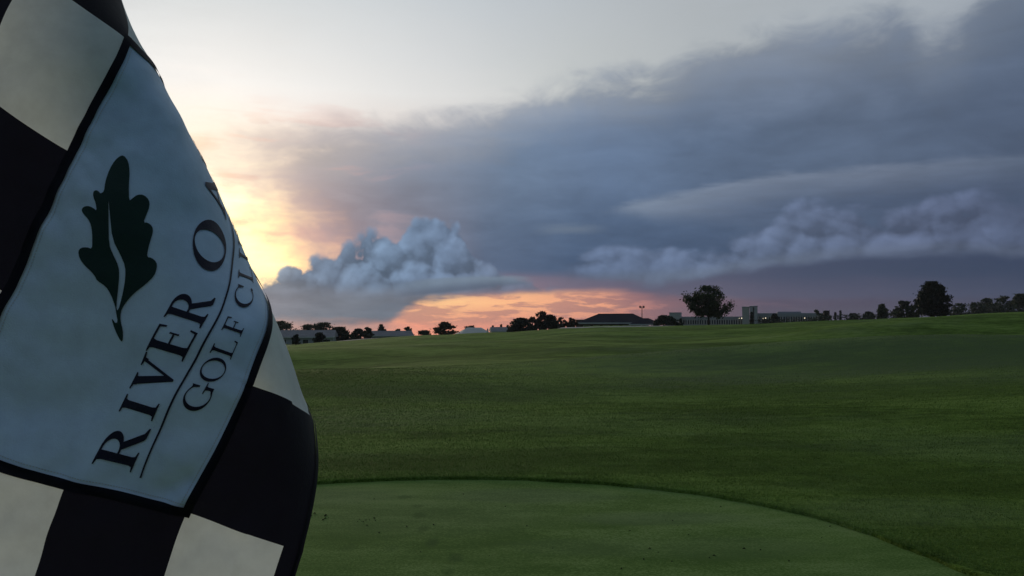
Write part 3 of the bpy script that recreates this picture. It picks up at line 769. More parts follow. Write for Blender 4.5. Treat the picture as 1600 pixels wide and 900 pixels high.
# two landmark trees on the crest
tree('shade_tree', 'tall spreading shade tree with gappy crown standing alone on the crest', 1107, 126, 446, 64, 'open', 2.5, 11, M_LEAVES, 0.20, group=None, leaf=0.20, base_py=510, arms=((-1.08, .70), (-1.0, .62), (-.85, .45), (-.6, .33), (1.05, .52), (.85, .40), (.5, .28)))
tree('round_tree', 'dense dark round tree with crown down to the grass, right on the crest', 1458, 128, 440, 52, 'round', 3.2, 12, M_DARKL, 0.02, group=None, leaf=0.20, base_py=494)
TREES = [  # px, dist, top, width, kind, density, material, label
    (412, 215, 500, 60, 'round', 1.2, M_LEAVES, 'leafy tree half hidden by the flag, behind the pale low building'),
    (441, 212, 502, 50, 'round', 1.0, M_LEAVES, 'round tree just clear of the flag edge behind the pale building'),
    (478, 214, 507, 54, 'round', 0.9, M_LEAVES, 'middle tree above the pale low building roof'),
    (507, 214, 504, 54, 'round', 1.0, M_LEAVES, 'taller tree over the right half of the pale building'),
    (463, 122, 523, 12, 'round', 0.8, M_DARKL, 'small bush against the left wall of the pale building'),
    (500, 124, 520, 18, 'round', 0.9, M_DARKL, 'round bush against the right wall of the pale building'),
    (530, 150, 511, 36, 'round', 1.5, M_DARKL, 'dark bushy tree at the right end of the pale building'),
    (561, 160, 514, 26, 'round', 1.2, M_DARKL, 'squat dark tree right of the pale building, left of its pair'),
    (575, 165, 510, 16, 'open', 1.0, M_LEAVES, 'thin tree leaning on the squat dark tree'),
    (597, 190, 507, 15, 'round', 0.9, M_LEAVES, 'narrow upright tree above the long grey roof'),
    (622, 200, 514, 18, 'round', 0.7, M_LEAVES, 'low tree between the narrow tree and the grey roof end'),
    (638, 200, 510, 17, 'open', 1.0, M_LEAVES, 'small open tree at the end of the grey roof'),
    (662, 190, 516, 30, 'round', 0.8, M_DARKL, 'low dark scrub left of the bushy orange-lit tree'),
    (695, 140, 503, 32, 'round', 1.0, M_RUSTL, 'bushy open tree left of the white tent'),
    (735, 230, 509, 26, 'round', 0.8, M_DARKL, 'dark treetop showing over the white tent'),
    (770, 240, 509, 12, 'cone', 0.8, M_DARKL, 'small conifer behind the grey gabled house, left one'),
    (783, 240, 507, 8, 'cone', 0.7, M_DARKL, 'thin conifer behind the grey house ridge'),
    (793, 235, 508, 8, 'cone', 0.7, M_DARKL, 'thin conifer at the right wall of the grey house'),
    (815, 150, 497, 40, 'round', 1.5, M_DARKL, 'broad dark tree, leftmost of the clump beside the clubhouse'),
    (832, 155, 493, 16, 'open', 1.2, M_RUSTL, 'thin rusty tree in the clump beside the clubhouse'),
    (846, 155, 486, 22, 'open', 1.6, M_RUSTL, 'tallest rusty tree of the clump beside the clubhouse'),
    (860, 152, 492, 24, 'round', 1.4, M_DARKL, 'dark pointed tree, right in the clump beside the clubhouse'),
    (876, 160, 496, 17, 'open', 1.1, M_RUSTL, 'small see-through tree right of the clump'),
    (892, 160, 496, 16, 'open', 1.1, M_RUSTL, 'small see-through tree nearest the clubhouse roof'),
    (1039, 150, 493, 36, 'round', 1.6, M_DARKL, 'round dark bush right of the clubhouse'),
    (1063, 152, 498, 12, 'cone', 1.0, M_DARKL, 'small cone-shaped tree before the white stair block'),
    (1174, 175, 488, 13, 'cone', 1.2, M_DARKL, 'upright dark conifer in front of the pale tower'),
    (1196, 180, 499, 16, 'round', 0.9, M_DARKL, 'low bush right of the pale tower'),
    (1210, 178, 490, 18, 'round', 1.1, M_DARKL, 'dark bush in front of the long building'),
    (1276, 190, 482, 15, 'open', 1.1, M_LEAVES, 'loose tree at the right end of the long building'),
    (1290, 185, 486, 20, 'round', 1.0, M_DARKL, 'round dark tree just past the long building'),
    (1305, 200, 488, 10, 'cone', 0.7, M_DARKL, 'short pointed tree, first of two spikes'),
    (1313, 200, 485, 9, 'cone', 0.7, M_DARKL, 'short pointed tree, second of two spikes'),
    (1333, 195, 490, 26, 'round', 0.9, M_DARKL, 'low broad tree in the dip of the skyline'),
    (1357, 190, 487, 24, 'round', 1.0, M_DARKL, 'low dark tree left of the upright tree'),
    (1379, 180, 475, 20, 'round', 1.2, M_LEAVES, 'upright oval tree right of the skyline dip'),
    (1402, 190, 480, 16, 'open', 1.0, M_LEAVES, 'thin tree at the left of the feathery bush'),
    (1415, 165, 470, 36, 'open', 1.7, M_LEAVES, 'feathery pale green tree left of the big round tree'),
    (1499, 200, 474, 34, 'round', 0.8, M_LEAVES, 'thin low tree right of the big round tree'),
    (1524, 205, 472, 34, 'round', 0.8, M_LEAVES, 'small faint tree, second right of the big round tree'),
    (1545, 205, 466, 40, 'open', 1.5, M_LEAVES, 'feathery tree in the row at the far right'),
    (1567, 200, 460, 40, 'open', 1.6, M_LEAVES, 'taller feathery tree near the right picture edge'),
    (1594, 195, 459, 34, 'round', 1.2, M_LEAVES, 'dark full tree cut by the right picture edge'),
    (1630, 195, 455, 40, 'round', 1.0, M_LEAVES, 'full tree past the right picture edge'),
]
for i, (px, d, top, w, kind, dens, mat, lab) in enumerate(TREES):
    nm = 'conifer_tree' if kind == 'cone' else ('bush' if 'bush' in lab.split() else 'skyline_tree')
    tree(nm, lab, px, d, top, w, kind, dens, i + 20, mat, 0.03 if kind != 'open' else 0.10, cat='bush' if nm == 'bush' else 'tree', wide=1.22)

def hedge(px0, px1, dist, top_py, label, seed):
    a, b = at(px0, dist), at(px1, dist); root = empty('hedge', (a + b) / 2); tag(root, label, 'hedge')
    rng = random.Random(seed); V, F = [], []; o = (a + b) / 2
    L = (b - a).length; n = int(L * 95)
    stems = MB()
    for i in range(int(L / 1.5)):
        p = a.lerp(b, (i + .5) / int(L / 1.5)) - o; stems.tube([p + Vector((0, 0, -.2)), p + Vector((rng.uniform(-.2, .2), 0, 1.2))], [.06, .03], 5)
    for i in range(n):
        p = a.lerp(b, rng.random()) - o
        zt = CAM.z + (507 - top_py) / FPX * dist - a.z + 0.35 * mnoise.noise(Vector((p.x * .5, seed, 0)))
        p += Vector((rng.gauss(0, .2), rng.gauss(0, .5), zt * rng.random() ** .7)); s = .28 * rng.uniform(.5, 1.1)
        e = Vector((rng.gauss(0, 1), rng.gauss(0, 1), rng.gauss(0, 1))).normalized(); f = e.orthogonal().normalized()
        k = len(V); V += [p - e * s, p + f * s * .5, p + e * s, p - f * s * .5]; F.append((k, k + 1, k + 2, k + 3))
    stems.build('stems', M_BARK, root)['kind'] = 'stuff'
    mesh_obj('foliage', V, F, M_DARKL, root)['kind'] = 'stuff'
hedge(1183, 1275, 170, 499.5, 'long dark hedge along the foot of the long building', 3)
hedge(1275, 1400, 180, 493, 'low dark hedge running along the dip of the skyline', 5)
hedge(1485, 1700, 182, 476, 'dark hedge under the row of trees at the far right', 6)

# ------------------------------------------------------------------ buildings
M_ROOF = plain('charcoal shingles', (0.022, 0.024, 0.034), 0.95, 0.04, 0.25, 2.0)
M_GREYROOF = plain('grey shingles', (0.17, 0.18, 0.195), 0.85, 0.2, 0.2, 1.0)
M_PALE = plain('pale siding', (0.46, 0.46, 0.46), 0.8, 0.2, 0.1, 0.6)
M_TRIM = plain('white trim', (0.62, 0.62, 0.60), 0.6, 0.3, 0.08)
M_BRICK = plain('brown brick', (0.12, 0.085, 0.07), 0.9, 0.15, 0.2, 1.5)
M_BEIGE = plain('beige precast concrete', (0.47, 0.45, 0.41), 0.85, 0.2, 0.08, 0.3)
M_GREYC = plain('grey concrete', (0.36, 0.38, 0.41), 0.85, 0.2, 0.1, 0.3)
M_GLASS = material('dark window glass', lambda nt: principled(nt, (0.02, 0.025, 0.03), 0.15, 0.5).outputs[0])
M_METAL = plain('dark galvanised steel', (0.10, 0.10, 0.10), 0.5, 0.4, 0.1, 1.0, metallic=0.6)
M_TENT = cloth('white tent vinyl', (0.92, 0.94, 0.96), 0.45)
def lamp_mat(name, c, k):
    def b(nt):
        e = nt.nodes.new('ShaderNodeEmission'); e.inputs[0].default_value = c + (1,); e.inputs[1].default_value = k; return e.outputs[0]
    return material(name, b)
M_LAMP = lamp_mat('lit lamp', (1.0, 0.86, 0.62), 1.1)

def zpy(py, d): return CAM.z + (507 - py) / FPX * d
def face_root(name, px, d, rz_extra=0.0, z=None):
    """an Empty on the ground at px, its +X across the view and its -Y towards the camera"""
    p = at(px, d); a = math.atan((px - 800) / FPX)
    return empty(name, (p.x, p.y, p.z if z is None else z), -a + rz_extra), p.z
def hip_roof(mb, x0, x1, y0, y1, z0, z1, rx, over=0.0, thick=0.25):
    ym = (y0 + y1) / 2
    v = [(x0, y0, z0), (x1, y0, z0), (x1, y1, z0), (x0, y1, z0), (x0 + rx, ym, z1), (x1 - rx, ym, z1)]
    mb.add(v, [(0, 1, 5, 4), (1, 2, 5), (2, 3, 4, 5), (3, 0, 4), (3, 2, 1, 0)])
def window(root, x, w, z0, z1, y, frame=M_TRIM, sill=True):
    f = MB()
    t = 0.09
    f.box(x - w / 2 - t, x - w / 2, y - .06, y + .02, z0 - t, z1 + t).box(x + w / 2, x + w / 2 + t, y - .06, y + .02, z0 - t, z1 + t)
    f.box(x - w / 2, x + w / 2, y - .06, y + .02, z1, z1 + t).box(x - w / 2, x + w / 2, y - .08, y + .02, z0 - t, z0)
    wo_ = MB().box(x - w / 2, x + w / 2, y - .02, y + .01, z0, z1).build('window', M_GLASS, root)
    f.build('frame', frame, wo_)
    return wo_

# clubhouse with its big hip roof
D = 175.0; k = D / FPX
cl, cz = face_root('clubhouse', 962, D, R(-6))
tag(cl, 'low clubhouse with a wide charcoal hip roof and pale eaves', 'building')
hw = 55 * k
ze, zt = zpy(505, D) - cz, zpy(490.5, D) - cz
MB().box(-hw + .9, hw - .9, -5.2, 5.2, -0.4, ze - .1).build('wall', M_BRICK, cl)
r = MB(); hip_roof(r, -hw, hw, -6.4, 6.4, ze + .12, zt, hw * .50); rf = r.build('roof', M_ROOF, cl)
MB().box(-hw - .03, hw + .03, -6.45, 6.45, ze - .12, ze + .11).build('eaves', M_TRIM, cl)
MB().box(-hw * .5, hw * .5, -.12, .12, zt - .05, zt + .07).build('ridge_cap', M_ROOF, rf)
r = MB(); hip_roof(r, 3.6, 9.8, -9.6, -3.0, ze - .18, ze + 1.0, 2.6); r.build('porch_roof', M_ROOF, cl)
MB().box(3.57, 9.83, -9.65, -9.45, ze - .42, ze - .19).build('porch_eaves', M_TRIM, cl)
for x in (3.9, 6.0, 8.0, 9.5): MB().box(x - .1, x + .1, -9.4, -9.2, -.4, ze - .43).build('post', M_TRIM, cl)
for x in np.arange(-hw + 2.0, 3.0, 2.0): window(cl, float(x), 1.2, ze - 1.7, ze - .5, -5.2)
MB().box(-hw - .6, -hw + .9, -3, -1.6, -.3, ze + .55).box(-hw - .75, -hw + 1.05, -3.15, -1.45, ze + .55, ze + .75).build('chimney', M_BRICK, cl)
MB().box(5.6, 6.8, -5.28, -5.19, 0, 2.1).build('door', M_GREYC, cl)

# light pole behind the clubhouse
lp, lz = face_root('light_pole', 1003, 190)
tag(lp, 'tall thin light pole with two floodlights behind the clubhouse', 'light pole')
zt = zpy(478, 190) - lz
MB().tube([(0, 0, -.3), (0, 0, zt * .6), (0, 0, zt)], [.13, .10, .07]).build('pole', M_METAL, lp)
MB().box(-.55, .55, -.05, .05, zt - .5, zt - .4).build('crossarm', M_METAL, lp)
for x in (-.4, .4): MB().box(x - .2, x + .2, -.25, .15, zt - .42, zt + .02).build('floodlight', M_METAL, lp)

# white event tent
D = 150.0; k = D / FPX
tn, tz = face_root('event_tent', 741, D, R(12))
tag(tn, 'white event tent, only its peaked roof showing above the crest', 'tent')
w = 26.5 * k; ze, zt = zpy(521, D) - tz, zpy(511.8, D) - tz
V, F = [], []
NXT, NYT = 24, 12
for j in range(NYT + 1):
    for i in range(NXT + 1):
        u, v = i / NXT * 2 - 1, j / NYT * 2 - 1
        m = max(max(0, abs(u) - .45) / .55, abs(v))
        V.append((u * w, v * 2.6, ze + (zt - ze) * (1 - m) ** 1.15 - .07 * abs(math.sin(u * 9.42)) * m))
for j in range(NYT):
    for i in range(NXT): q = j * (NXT + 1) + i; F.append((q, q + 1, q + NXT + 2, q + NXT + 1))
mesh_obj('canopy', V, F, M_TENT, tn, True)
for y in (-2.63, 2.60): MB().box(-w, w, y, y + .03, ze - .35, ze - .002).build('valance', M_TENT, tn)
for x in (-w + .05, -w / 3, w / 3, w - .05):
    for y in (-2.55, 2.55): MB().tube([(x, y, -.2), (x, y, ze - .05)], .05, 6).build('pole', M_TRIM, tn)
mp, mz = face_root('white_post', 762, 140)
zt = zpy(513, 140) - mz
tag(mp, 'short white post at the right corner of the tent', 'post')
MB().tube([(0, 0, -.3), (0, 0, zt - .12), (0, 0, zt)], [.11, .11, .05], 8).build('shaft', M_TRIM, mp); MB().tube([(0, 0, zt - .3), (0, 0, zt - .2)], .14, 8).build('collar', M_TRIM, mp)

# grey gabled house
def gable_house(px, d, w_px, eave, top, label, rz, wallm, roofm, nwin, depth=8.0, name='house'):
    h, hz = face_root(name, px, d, rz); tag(h, label, 'building')
    w = w_px / 2 / FPX * d; ze, zt = zpy(eave, d) - hz, zpy(top, d) - hz
    MB().box(-w, w, 0, depth, -.4, ze).build('wall', wallm, h)
    r = MB(); o = .35
    r.add([(-w - o, -o, ze - .1), (w + o, -o, ze - .1), (w + o, depth + o, ze - .1), (-w - o, depth + o, ze - .1), (-w - o * .3, depth / 2, zt), (w + o * .3, depth / 2, zt)], [(0, 1, 5, 4), (2, 3, 4, 5), (1, 2, 5), (3, 0, 4), (3, 2, 1, 0)])
    r.build('roof', roofm, h)
    MB().box(-w - o, w + o, -o - .05, -o - .001, ze - .22, ze - .02).build('gutter', M_TRIM, h)
    for i in range(nwin):
        x = -w + (i + .5) * 2 * w / nwin
        window(h, x, min(1.1, w / nwin), ze - 1.5, ze - .5, -.001)
    return h
gable_house(781, 200, 25, 517, 511, 'small grey gabled house right of the white tent', R(4), M_GREYC, M_GREYROOF, 3)
gable_house(478, 140, 84, 526, 516, 'long pale low building between the flag and the dark tree', R(-6), M_PALE, M_GREYROOF, 5, 9, 'low_building')
gable_house(612, 185, 66, 524, 517, 'long low building with a grey roof behind the narrow tree', R(3), M_PALE, M_GREYROOF, 6, 9, 'low_building')

# long institutional building with towers
D = 330.0; k = D / FPX
lb, lz = face_root('long_building', 1172, D)
tag(lb, 'long multi-storey building with pale vertical piers and stair towers', 'building')
def bx(px): return (px - 1172) * k
def wing(p0, p1, top, y0, y1, n):
    zt = zpy(top, D) - lz; x0, x1 = bx(p0), bx(p1)
    wl = MB().box(x0, x1, y0, y1, -1, zt - .9).build('wall', M_GREYC, lb)
    MB().box(x0 - .2, x1 + .2, y0 - .25, y1 + .2, zt - .9, zt).build('parapet', M_GREYC, lb)
    rng = random.Random(int(p0))
    st = (x1 - x0) / n
    zs = np.linspace(0.4, zt - 1.1, 4)
    for i in range(n):
        x = x0 + (i + .5) * st
        MB().box(x0 + i * st - .13 * rng.uniform(.6, 2.4), x0 + i * st + .13, y0 - .35, y0 + .0, -.5, zt - .92).build('pier', M_BEIGE if rng.random() < .75 else M_PALE, lb)
        for j in range(3):
            MB().box(x - st * .36, x + st * .36, y0 - .06, y0 + .02, float(zs[j]) + .35, float(zs[j + 1]) - .35).build('window', M_GLASS, lb)
wing(1064, 1161, 494.5, 2, 16, 26)
wing(1181, 1282, 489.5, 0, 15, 28)
MB().box(bx(1213), bx(1248), 3, 12, zpy(489.5, D) - lz, zpy(487, D) - lz).build('penthouse', M_GREYC, lb)
def tower(p0, p1, top, y0, y1, mat, name='stair_tower'):
    z = zpy(top, D) - lz
    t = MB().box(bx(p0), bx(p1), y0, y1, -1, z).build(name, mat, lb)
    MB().box(bx(p0) - .12, bx(p1) + .12, y0 - .12, y1 + .12, z, z + .3).build('coping', M_GREYC, t)
    return t
tower(1048, 1065, 489, -2, 6, M_PALE)
t2 = tower(1160, 1171, 480.5, -2, 6, M_BEIGE)
t3 = tower(1171.6, 1183, 479.5, -2.6, 6, M_PALE)
MB().box(bx(1176), bx(1178), -2.75, -2.58, 1, zpy(480.5, D) - lz).build('window_slit', M_GLASS, t3)

# lit lamps in front of the long building
for px, py, lab in ((1154.8, 497.4, 'faint lit lamp left of the pale tower, the dimmer of its pair'), (1158.6, 497.2, 'bright lit lamp just left of the pale tower'),
                    (1192, 497.6, 'faint lit lamp right of the pale tower, the dimmer of its pair'), (1196, 497, 'bright lit lamp right of the pale tower'), (1257, 497, 'single lit lamp near the right end of the long building')):
    d = 300.0
    s, z0 = face_root('street_lamp', px, d); tag(s, lab, 'lamp', 'lit lamps before the long building')
    z = zpy(py, d) - z0; rr = 0.21 if ('bright' in lab or 'single' in lab) else 0.13
    MB().tube([(0, 0, -.3), (0, 0, z - rr * .8)], [.09, .06], 6).build('pole', M_METAL, s)
    g = MB(); g.tube([(0, 0, z - rr), (0, 0, z - rr * .6), (0, 0, z), (0, 0, z + rr * .6), (0, 0, z + rr)], [rr * .3, rr * .8, rr, rr * .8, rr * .2], 10); g.build('lamp_globe', M_LAMP, s, True)
    MB().tube([(0, 0, z + rr), (0, 0, z + rr + .08)], [rr * .6, .03], 8).build('cap', M_METAL, s)
# ------------------------------------------------------------------ the flag
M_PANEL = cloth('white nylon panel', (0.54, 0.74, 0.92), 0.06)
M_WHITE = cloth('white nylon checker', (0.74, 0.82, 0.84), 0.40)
M_BLACK = cloth('black nylon checker', (0.009, 0.009, 0.017), 0.5)
M_INK = cloth('navy print', (0.012, 0.012, 0.03), 0.06)
M_LEAF = cloth('dark green print', (0.010, 0.040, 0.030), 0.06)

flag_org = Vector(flag_pos([(-1.25, 0.9)])[0])
flag = empty('golf_flag', flag_org)
tag(flag, 'large checkered golf flag with white centre panel, oak leaf and club lettering', 'flag')

def cell_patch(name, c0, c1, r0, r1, mat, off=0.0, step=0.045, parent=flag):
    nc = max(1, int(round((c1 - c0) / step))); nr = max(1, int(round((r1 - r0) / step)))
    cr = [(c0 + (c1 - c0) * i / nc, r0 + (r1 - r0) * j / nr) for j in range(nr + 1) for i in range(nc + 1)]
    v = flag_pos(cr, off) - np.array(flag_org)
    f = [(j * (nc + 1) + i, j * (nc + 1) + i + 1, (j + 1) * (nc + 1) + i + 1, (j + 1) * (nc + 1) + i) for j in range(nr) for i in range(nc)]
    return mesh_obj(name, v, f, mat, parent, True)

def ribbon(name, pts, half, mat, off, parent=flag):
    """narrow sewn strip along a polyline of cell coordinates (half width in metres)"""
    q = np.array(pts, float); m = q * [CU, CV]
    d = np.gradient(m, axis=0); d /= np.linalg.norm(d, axis=1)[:, None]
    nrm = np.stack([-d[:, 1], d[:, 0]], 1)
    rows = [m + nrm * (half * k) for k in (-1, 0, 1)]
    cr = np.vstack(rows) / [CU, CV]
    off_v = flag_pos(cr, off) - np.array(flag_org)
    n = len(q)
    f = [(k * n + i, k * n + i + 1, (k + 1) * n + i + 1, (k + 1) * n + i) for k in range(2) for i in range(n - 1)]
    return mesh_obj(name, off_v, f, mat, parent, True)

def line(a, b, step=0.02):
    n = max(2, int(max(abs(a[0] - b[0]), abs(a[1] - b[1])) / step) + 1)
    return [(a[0] + (b[0] - a[0]) * i / n, a[1] + (b[1] - a[1]) * i / n) for i in range(n + 1)]

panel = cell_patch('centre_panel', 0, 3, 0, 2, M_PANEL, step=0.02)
for c in range(-1, 4):
    for r in range(-1, 3):
        if 0 <= c < 3 and 0 <= r < 2: continue
        cell_patch('checker_square', c, c + 1, r, r + 1, M_WHITE if (c + r) % 2 == 0 else M_BLACK)
for a, b in (((0, 0), (3, 0)), ((3, 0), (3, 2)), ((3, 2), (0, 2)), ((0, 2), (0, 0))):
    ribbon('piping', line((a[0] - 0.035 * ((b[0] > a[0]) - (b[0] < a[0])), a[1] - 0.04 * ((b[1] > a[1]) - (b[1] < a[1]))),
                          (b[0] + 0.035 * ((b[0] > a[0]) - (b[0] < a[0])), b[1] + 0.04 * ((b[1] > a[1]) - (b[1] < a[1])))), 0.0037, M_BLACK, 0.0011 if a[0] == b[0] else 0.0014)
# hem all round, folded double
cell_patch('hem', -1, 4, -1.2, -1, M_BLACK, 0.0)
cell_patch('hem', -1, 4, 3, 3.2, M_BLACK, 0.0)
cell_patch('hem', 4, 4.15, -1.2, 3.2, M_BLACK, 0.0)
cell_patch('hem', -1.25, -1, -1.2, 3.2, M_BLACK, 0.0)
ribbon('hem_roll', line((4.15, -1.19), (-1.25, -1.19)), 0.0028, M_BLACK, 0.0012)
# fine stitching along the panel seams
def stitches(a, b, inset, n):
    vs, fs = [], []
    for i in range(n):
        t0, t1 = (i + 0.15) / n, (i + 0.8) / n
        p = [np.array(a) + (np.array(b) - np.array(a)) * t for t in (t0, t1)]
        d = (p[1] - p[0]) * [CU, CV]; d /= np.linalg.norm(d); w = np.array([-d[1], d[0]]) * 0.00035 / np.array([CU, CV])
        q = flag_pos([p[0] - w + inset, p[1] - w + inset, p[1] + w + inset, p[0] + w + inset], 0.0004) - np.array(flag_org)
        k = len(vs); vs += list(q); fs.append((k, k + 1, k + 2, k + 3))
    o = mesh_obj('stitching', vs, fs, M_STITCH, flag); o['kind'] = 'stuff'; return o
M_STITCH = cloth('pale thread', (0.55, 0.60, 0.62), 0.05)
stitches((0.05, 2), (2.95, 2), np.array([0, -0.075]), 150)
stitches((0.05, 0), (2.95, 0), np.array([0, 0.075]), 150)
stitches((0, 0.05), (0, 1.95), np.array([0.06, 0]), 90)

def in_poly(p, poly):
    x, y = p; ins = False; j = len(poly) - 1
    for i in range(len(poly)):
        xi, yi = poly[i]; xj, yj = poly[j]
        if (yi > y) != (yj > y) and x < (xj - xi) * (y - yi) / (yj - yi) + xi: ins = not ins
        j = i
    return ins

def print_shape(name, adds, subs, mat, off=0.0007, grid=0.03, parent=flag):
    """flat print: union of polygons minus holes, in cell coordinates, laid on the cloth"""
    pts, edges = [], []
    for poly in adds + subs:
        b = len(pts); n = len(poly)
        pts += [Vector(p) for p in poly]; edges += [(b + i, b + (i + 1) % n) for i in range(n)]
    xs = [p[0] for p in pts]; ys = [p[1] for p in pts]
    x = min(xs)
    while x < max(xs):
        y = min(ys)
        while y < max(ys):
            pts.append(Vector((x + 0.003 * random.random(), y + 0.003 * random.random()))); y += grid
        x += grid
    v, e, f, *_ = delaunay_2d_cdt(pts, edges, [], 0, 1e-6)
    keep = []
    for t in f:
        c = (sum(v[i].x for i in t) / len(t), sum(v[i].y for i in t) / len(t))
        if any(in_poly(c, a) for a in adds) and not any(in_poly(c, s) for s in subs): keep.append(tuple(t))
    used = sorted({i for t in keep for i in t}); mp = {i: k for k, i in enumerate(used)}
    q = flag_pos([(v[i].x, v[i].y) for i in used], off) - np.array(flag_org)
    return mesh_obj(name, q, [tuple(mp[i] for i in t) for t in keep], mat, parent)

# --- serif capitals, cap height 1
def ell(cx, cy, rx, ry, a0=0, a1=360, n=36, tilt=0.0):
    out = []
    for i in range(n + (0 if a1 - a0 == 360 else 1)):
        t = R(a0 + (a1 - a0) * i / n); x, y = rx * math.cos(t), ry * math.sin(t); k = R(tilt)
        out.append((cx + x * math.cos(k) - y * math.sin(k), cy + x * math.sin(k) + y * math.cos(k)))
    return out
def rect(x0, x1, y0, y1): return [(x0, y0), (x1, y0), (x1, y1), (x0, y1)]
def serif(x0, x1, xs0, xs1, y, up):      # bracketed serif under / over a stem xs0..xs1
    s = 1 if up else -1
    return [(x0, y), (x1, y), (x1, y + .035 * s), (xs1 + .02, y + .06 * s), (xs1, y + .14 * s), (xs0, y + .14 * s), (xs0 - .02, y + .06 * s), (x0, y + .035 * s)]
def stem(x0, x1, w=.12): return [rect(x0, x1, 0, 1), serif(x0 - w, x1 + w, x0, x1, 0, True), serif(x0 - w, x1 + w, x0, x1, 1, False)]
def bar_end(x, y, up, w=.05): s = 1 if up else -1; return [(x - .13, y), (x, y), (x + .02, y + .2 * s), (x - .02, y + .2 * s), (x - w, y + .06 * s), (x - .13, y + .045 * s)]
def glyph(ch, t=.17, h=.05):
    a0 = .12
    if ch == 'I': return stem(a0, a0 + t), [], 2 * a0 + t
    if ch == 'R':
        sh = stem(a0, a0 + t); bw = .36
        outer = [(a0 + .05, 1)] + ell(a0 + t + .06, .745, bw, .255, 90, -90, 20) + [(a0 + .05, .49)]
        inner = [(a0 + t, 1 - h)] + ell(a0 + t + .05, .745, bw - t * .85, .255 - h, 90, -90, 18) + [(a0 + t, .49 + h)]
        leg = [(a0 + t + .06, .53), (a0 + t + .24, .53), (a0 + t + .50, .10), (a0 + t + .62, .04), (a0 + t + .62, 0), (a0 + t + .42, 0), (a0 + t + .36, .04)]
        return sh + [outer, leg], [inner], a0 + t + .62
    if ch == 'P': pass
    if ch == 'B':
        sh = stem(a0, a0 + t)
        o1 = [(a0 + .05, 1)] + ell(a0 + t + .05, .76, .30, .24, 90, -90, 18) + [(a0 + .05, .52)]
        o2 = [(a0 + .05, .54)] + ell(a0 + t + .07, .27, .36, .27, 90, -90, 18) + [(a0 + .05, 0)]
        i1 = [(a0 + t, 1 - h)] + ell(a0 + t + .04, .76, .30 - t * .8, .24 - h, 90, -90, 16) + [(a0 + t, .52 + h)]
        i2 = [(a0 + t, .54 - h)] + ell(a0 + t + .06, .27, .36 - t * .8, .27 - h, 90, -90, 16) + [(a0 + t, h)]
        return sh + [o1, o2], [i1, i2], a0 + t + .45
    if ch == 'V':
        return [[(.1, 1), (.1 + t * 1.1, 1), (.52, .2), (.46, -.02), (.42, -.02)], [(.70, 1), (.70 + h * 1.3, 1), (.47, -.02), (.43, .05)],
                serif(0, .40, .13, .13 + t, 1, False), serif(.58, .90, .70, .70 + h, 1, False)], [], .9
    if ch == 'A':
        return [[(.42, 1.02), (.50, 1.02), (.84, 0), (.84 - t * 1.1, 0), (.42, .78)], [(.42, 1.02), (.46, .96), (.16 + h, 0), (.12, 0)], rect(.24, .68, .32, .32 + h),
                serif(0, .30, .12, .12 + h, 0, True), serif(.56, .98, .84 - t, .84, 0, True)], [], .98
    if ch in 'EFL':
        sh = stem(a0, a0 + t); w = .66 if ch == 'E' else .62
        if ch in 'EF': sh += [rect(a0, w, 1 - h, 1), bar_end(w, 1, False), rect(a0, w - .1, .5, .5 + h), [(w - .14, .40), (w - .10, .40), (w - .10, .65), (w - .14, .65)]]
        if ch in 'EL': sh += [rect(a0, w + .04, 0, h), bar_end(w + .05, 0, True)]
        return sh, [], w + .06
    if ch == 'O': return [ell(.46, .5, .46, .52)], [ell(.46, .5, .46 - t * 1.02, .52 - h * .9, tilt=0)], .92
    if ch in 'CG':
        outer = ell(.47, .5, .47, .52, 42, 322, 40); inner = ell(.50, .5, .47 - t, .52 - h, 46, 316, 36)
        sh = [outer + inner[::-1]]
        sh.append([(.79, .64), (.84, .64), (.85, .97), (.81, .93), (.72, .93)])
        if ch == 'G': sh += [rect(.74, .74 + t * .9, .04, .40), serif(.60, .98, .74, .74 + t * .9, .42, False), [(.60, .0), (.74 + t * .9, .08), (.74, .14), (.60, .06)]]
        else: sh.append([(.80, .20), (.87, .17), (.80, .06), (.74, .08)])
        return sh, [], .9
    if ch == 'K':
        sh = stem(a0, a0 + t)
        sh += [[(a0 + t, .42), (a0 + t, .50), (.66, .97), (.74, .97)], [(.38, .60), (.50, .68), (.90, .03), (.72, .03)], serif(.56, .86, .66, .70, 1, False), serif(.62, 1.0, .74, .88, 0, True)]
        return sh, [], 1.0
    if ch == 'S':
        up = ell(.30, .74, .26, .28, 20, 250, 20); lo = ell(.30, .27, .28, .29, 70, -160, 20)
        ui = ell(.32, .74, .26 - t * .7, .28 - h, 20, 250, 20); li = ell(.28, .27, .28 - t * .7, .29 - h, 70, -160, 20)
        return [up + ui[::-1], lo + li[::-1], [(.10, .62), (.20, .47), (.50, .36), (.42, .55)]], [], .6
    if ch == 'U':
        return [[(.12, 1), (.12 + t, 1), (.12 + t, .30), (.34, h), (.46, h), (.64, .30), (.64, 1), (.64 + h, 1), (.64 + h, .28), (.56, .04), (.42, -.02), (.28, 0), (.16, .10), (.12, .28)],
                serif(0, .41, .12, .12 + t, 1, False), serif(.52, .82, .64, .64 + h, 1, False)], [], .82

def letters(items, base, top, t, h):
    for ch, c0, c1 in items:
        adds, subs, w = glyph(ch, t, h)
        k = (c1 - c0) / w
        b = base(0.5 * (c0 + c1)) if callable(base) else base
        tp = top(0.5 * (c0 + c1)) if callable(top) else top
        if ch == 'R' and c0 < 0.3: tp += 0.012; b -= 0.012
        fx = lambda P: [(c0 + x * k, b + y * (tp - b)) for x, y in P]
        o = print_shape('letter', [fx(a) for a in adds], [fx(s) for s in subs], M_INK)
        o['label'] = 'dark navy printed capital letter ' + ch

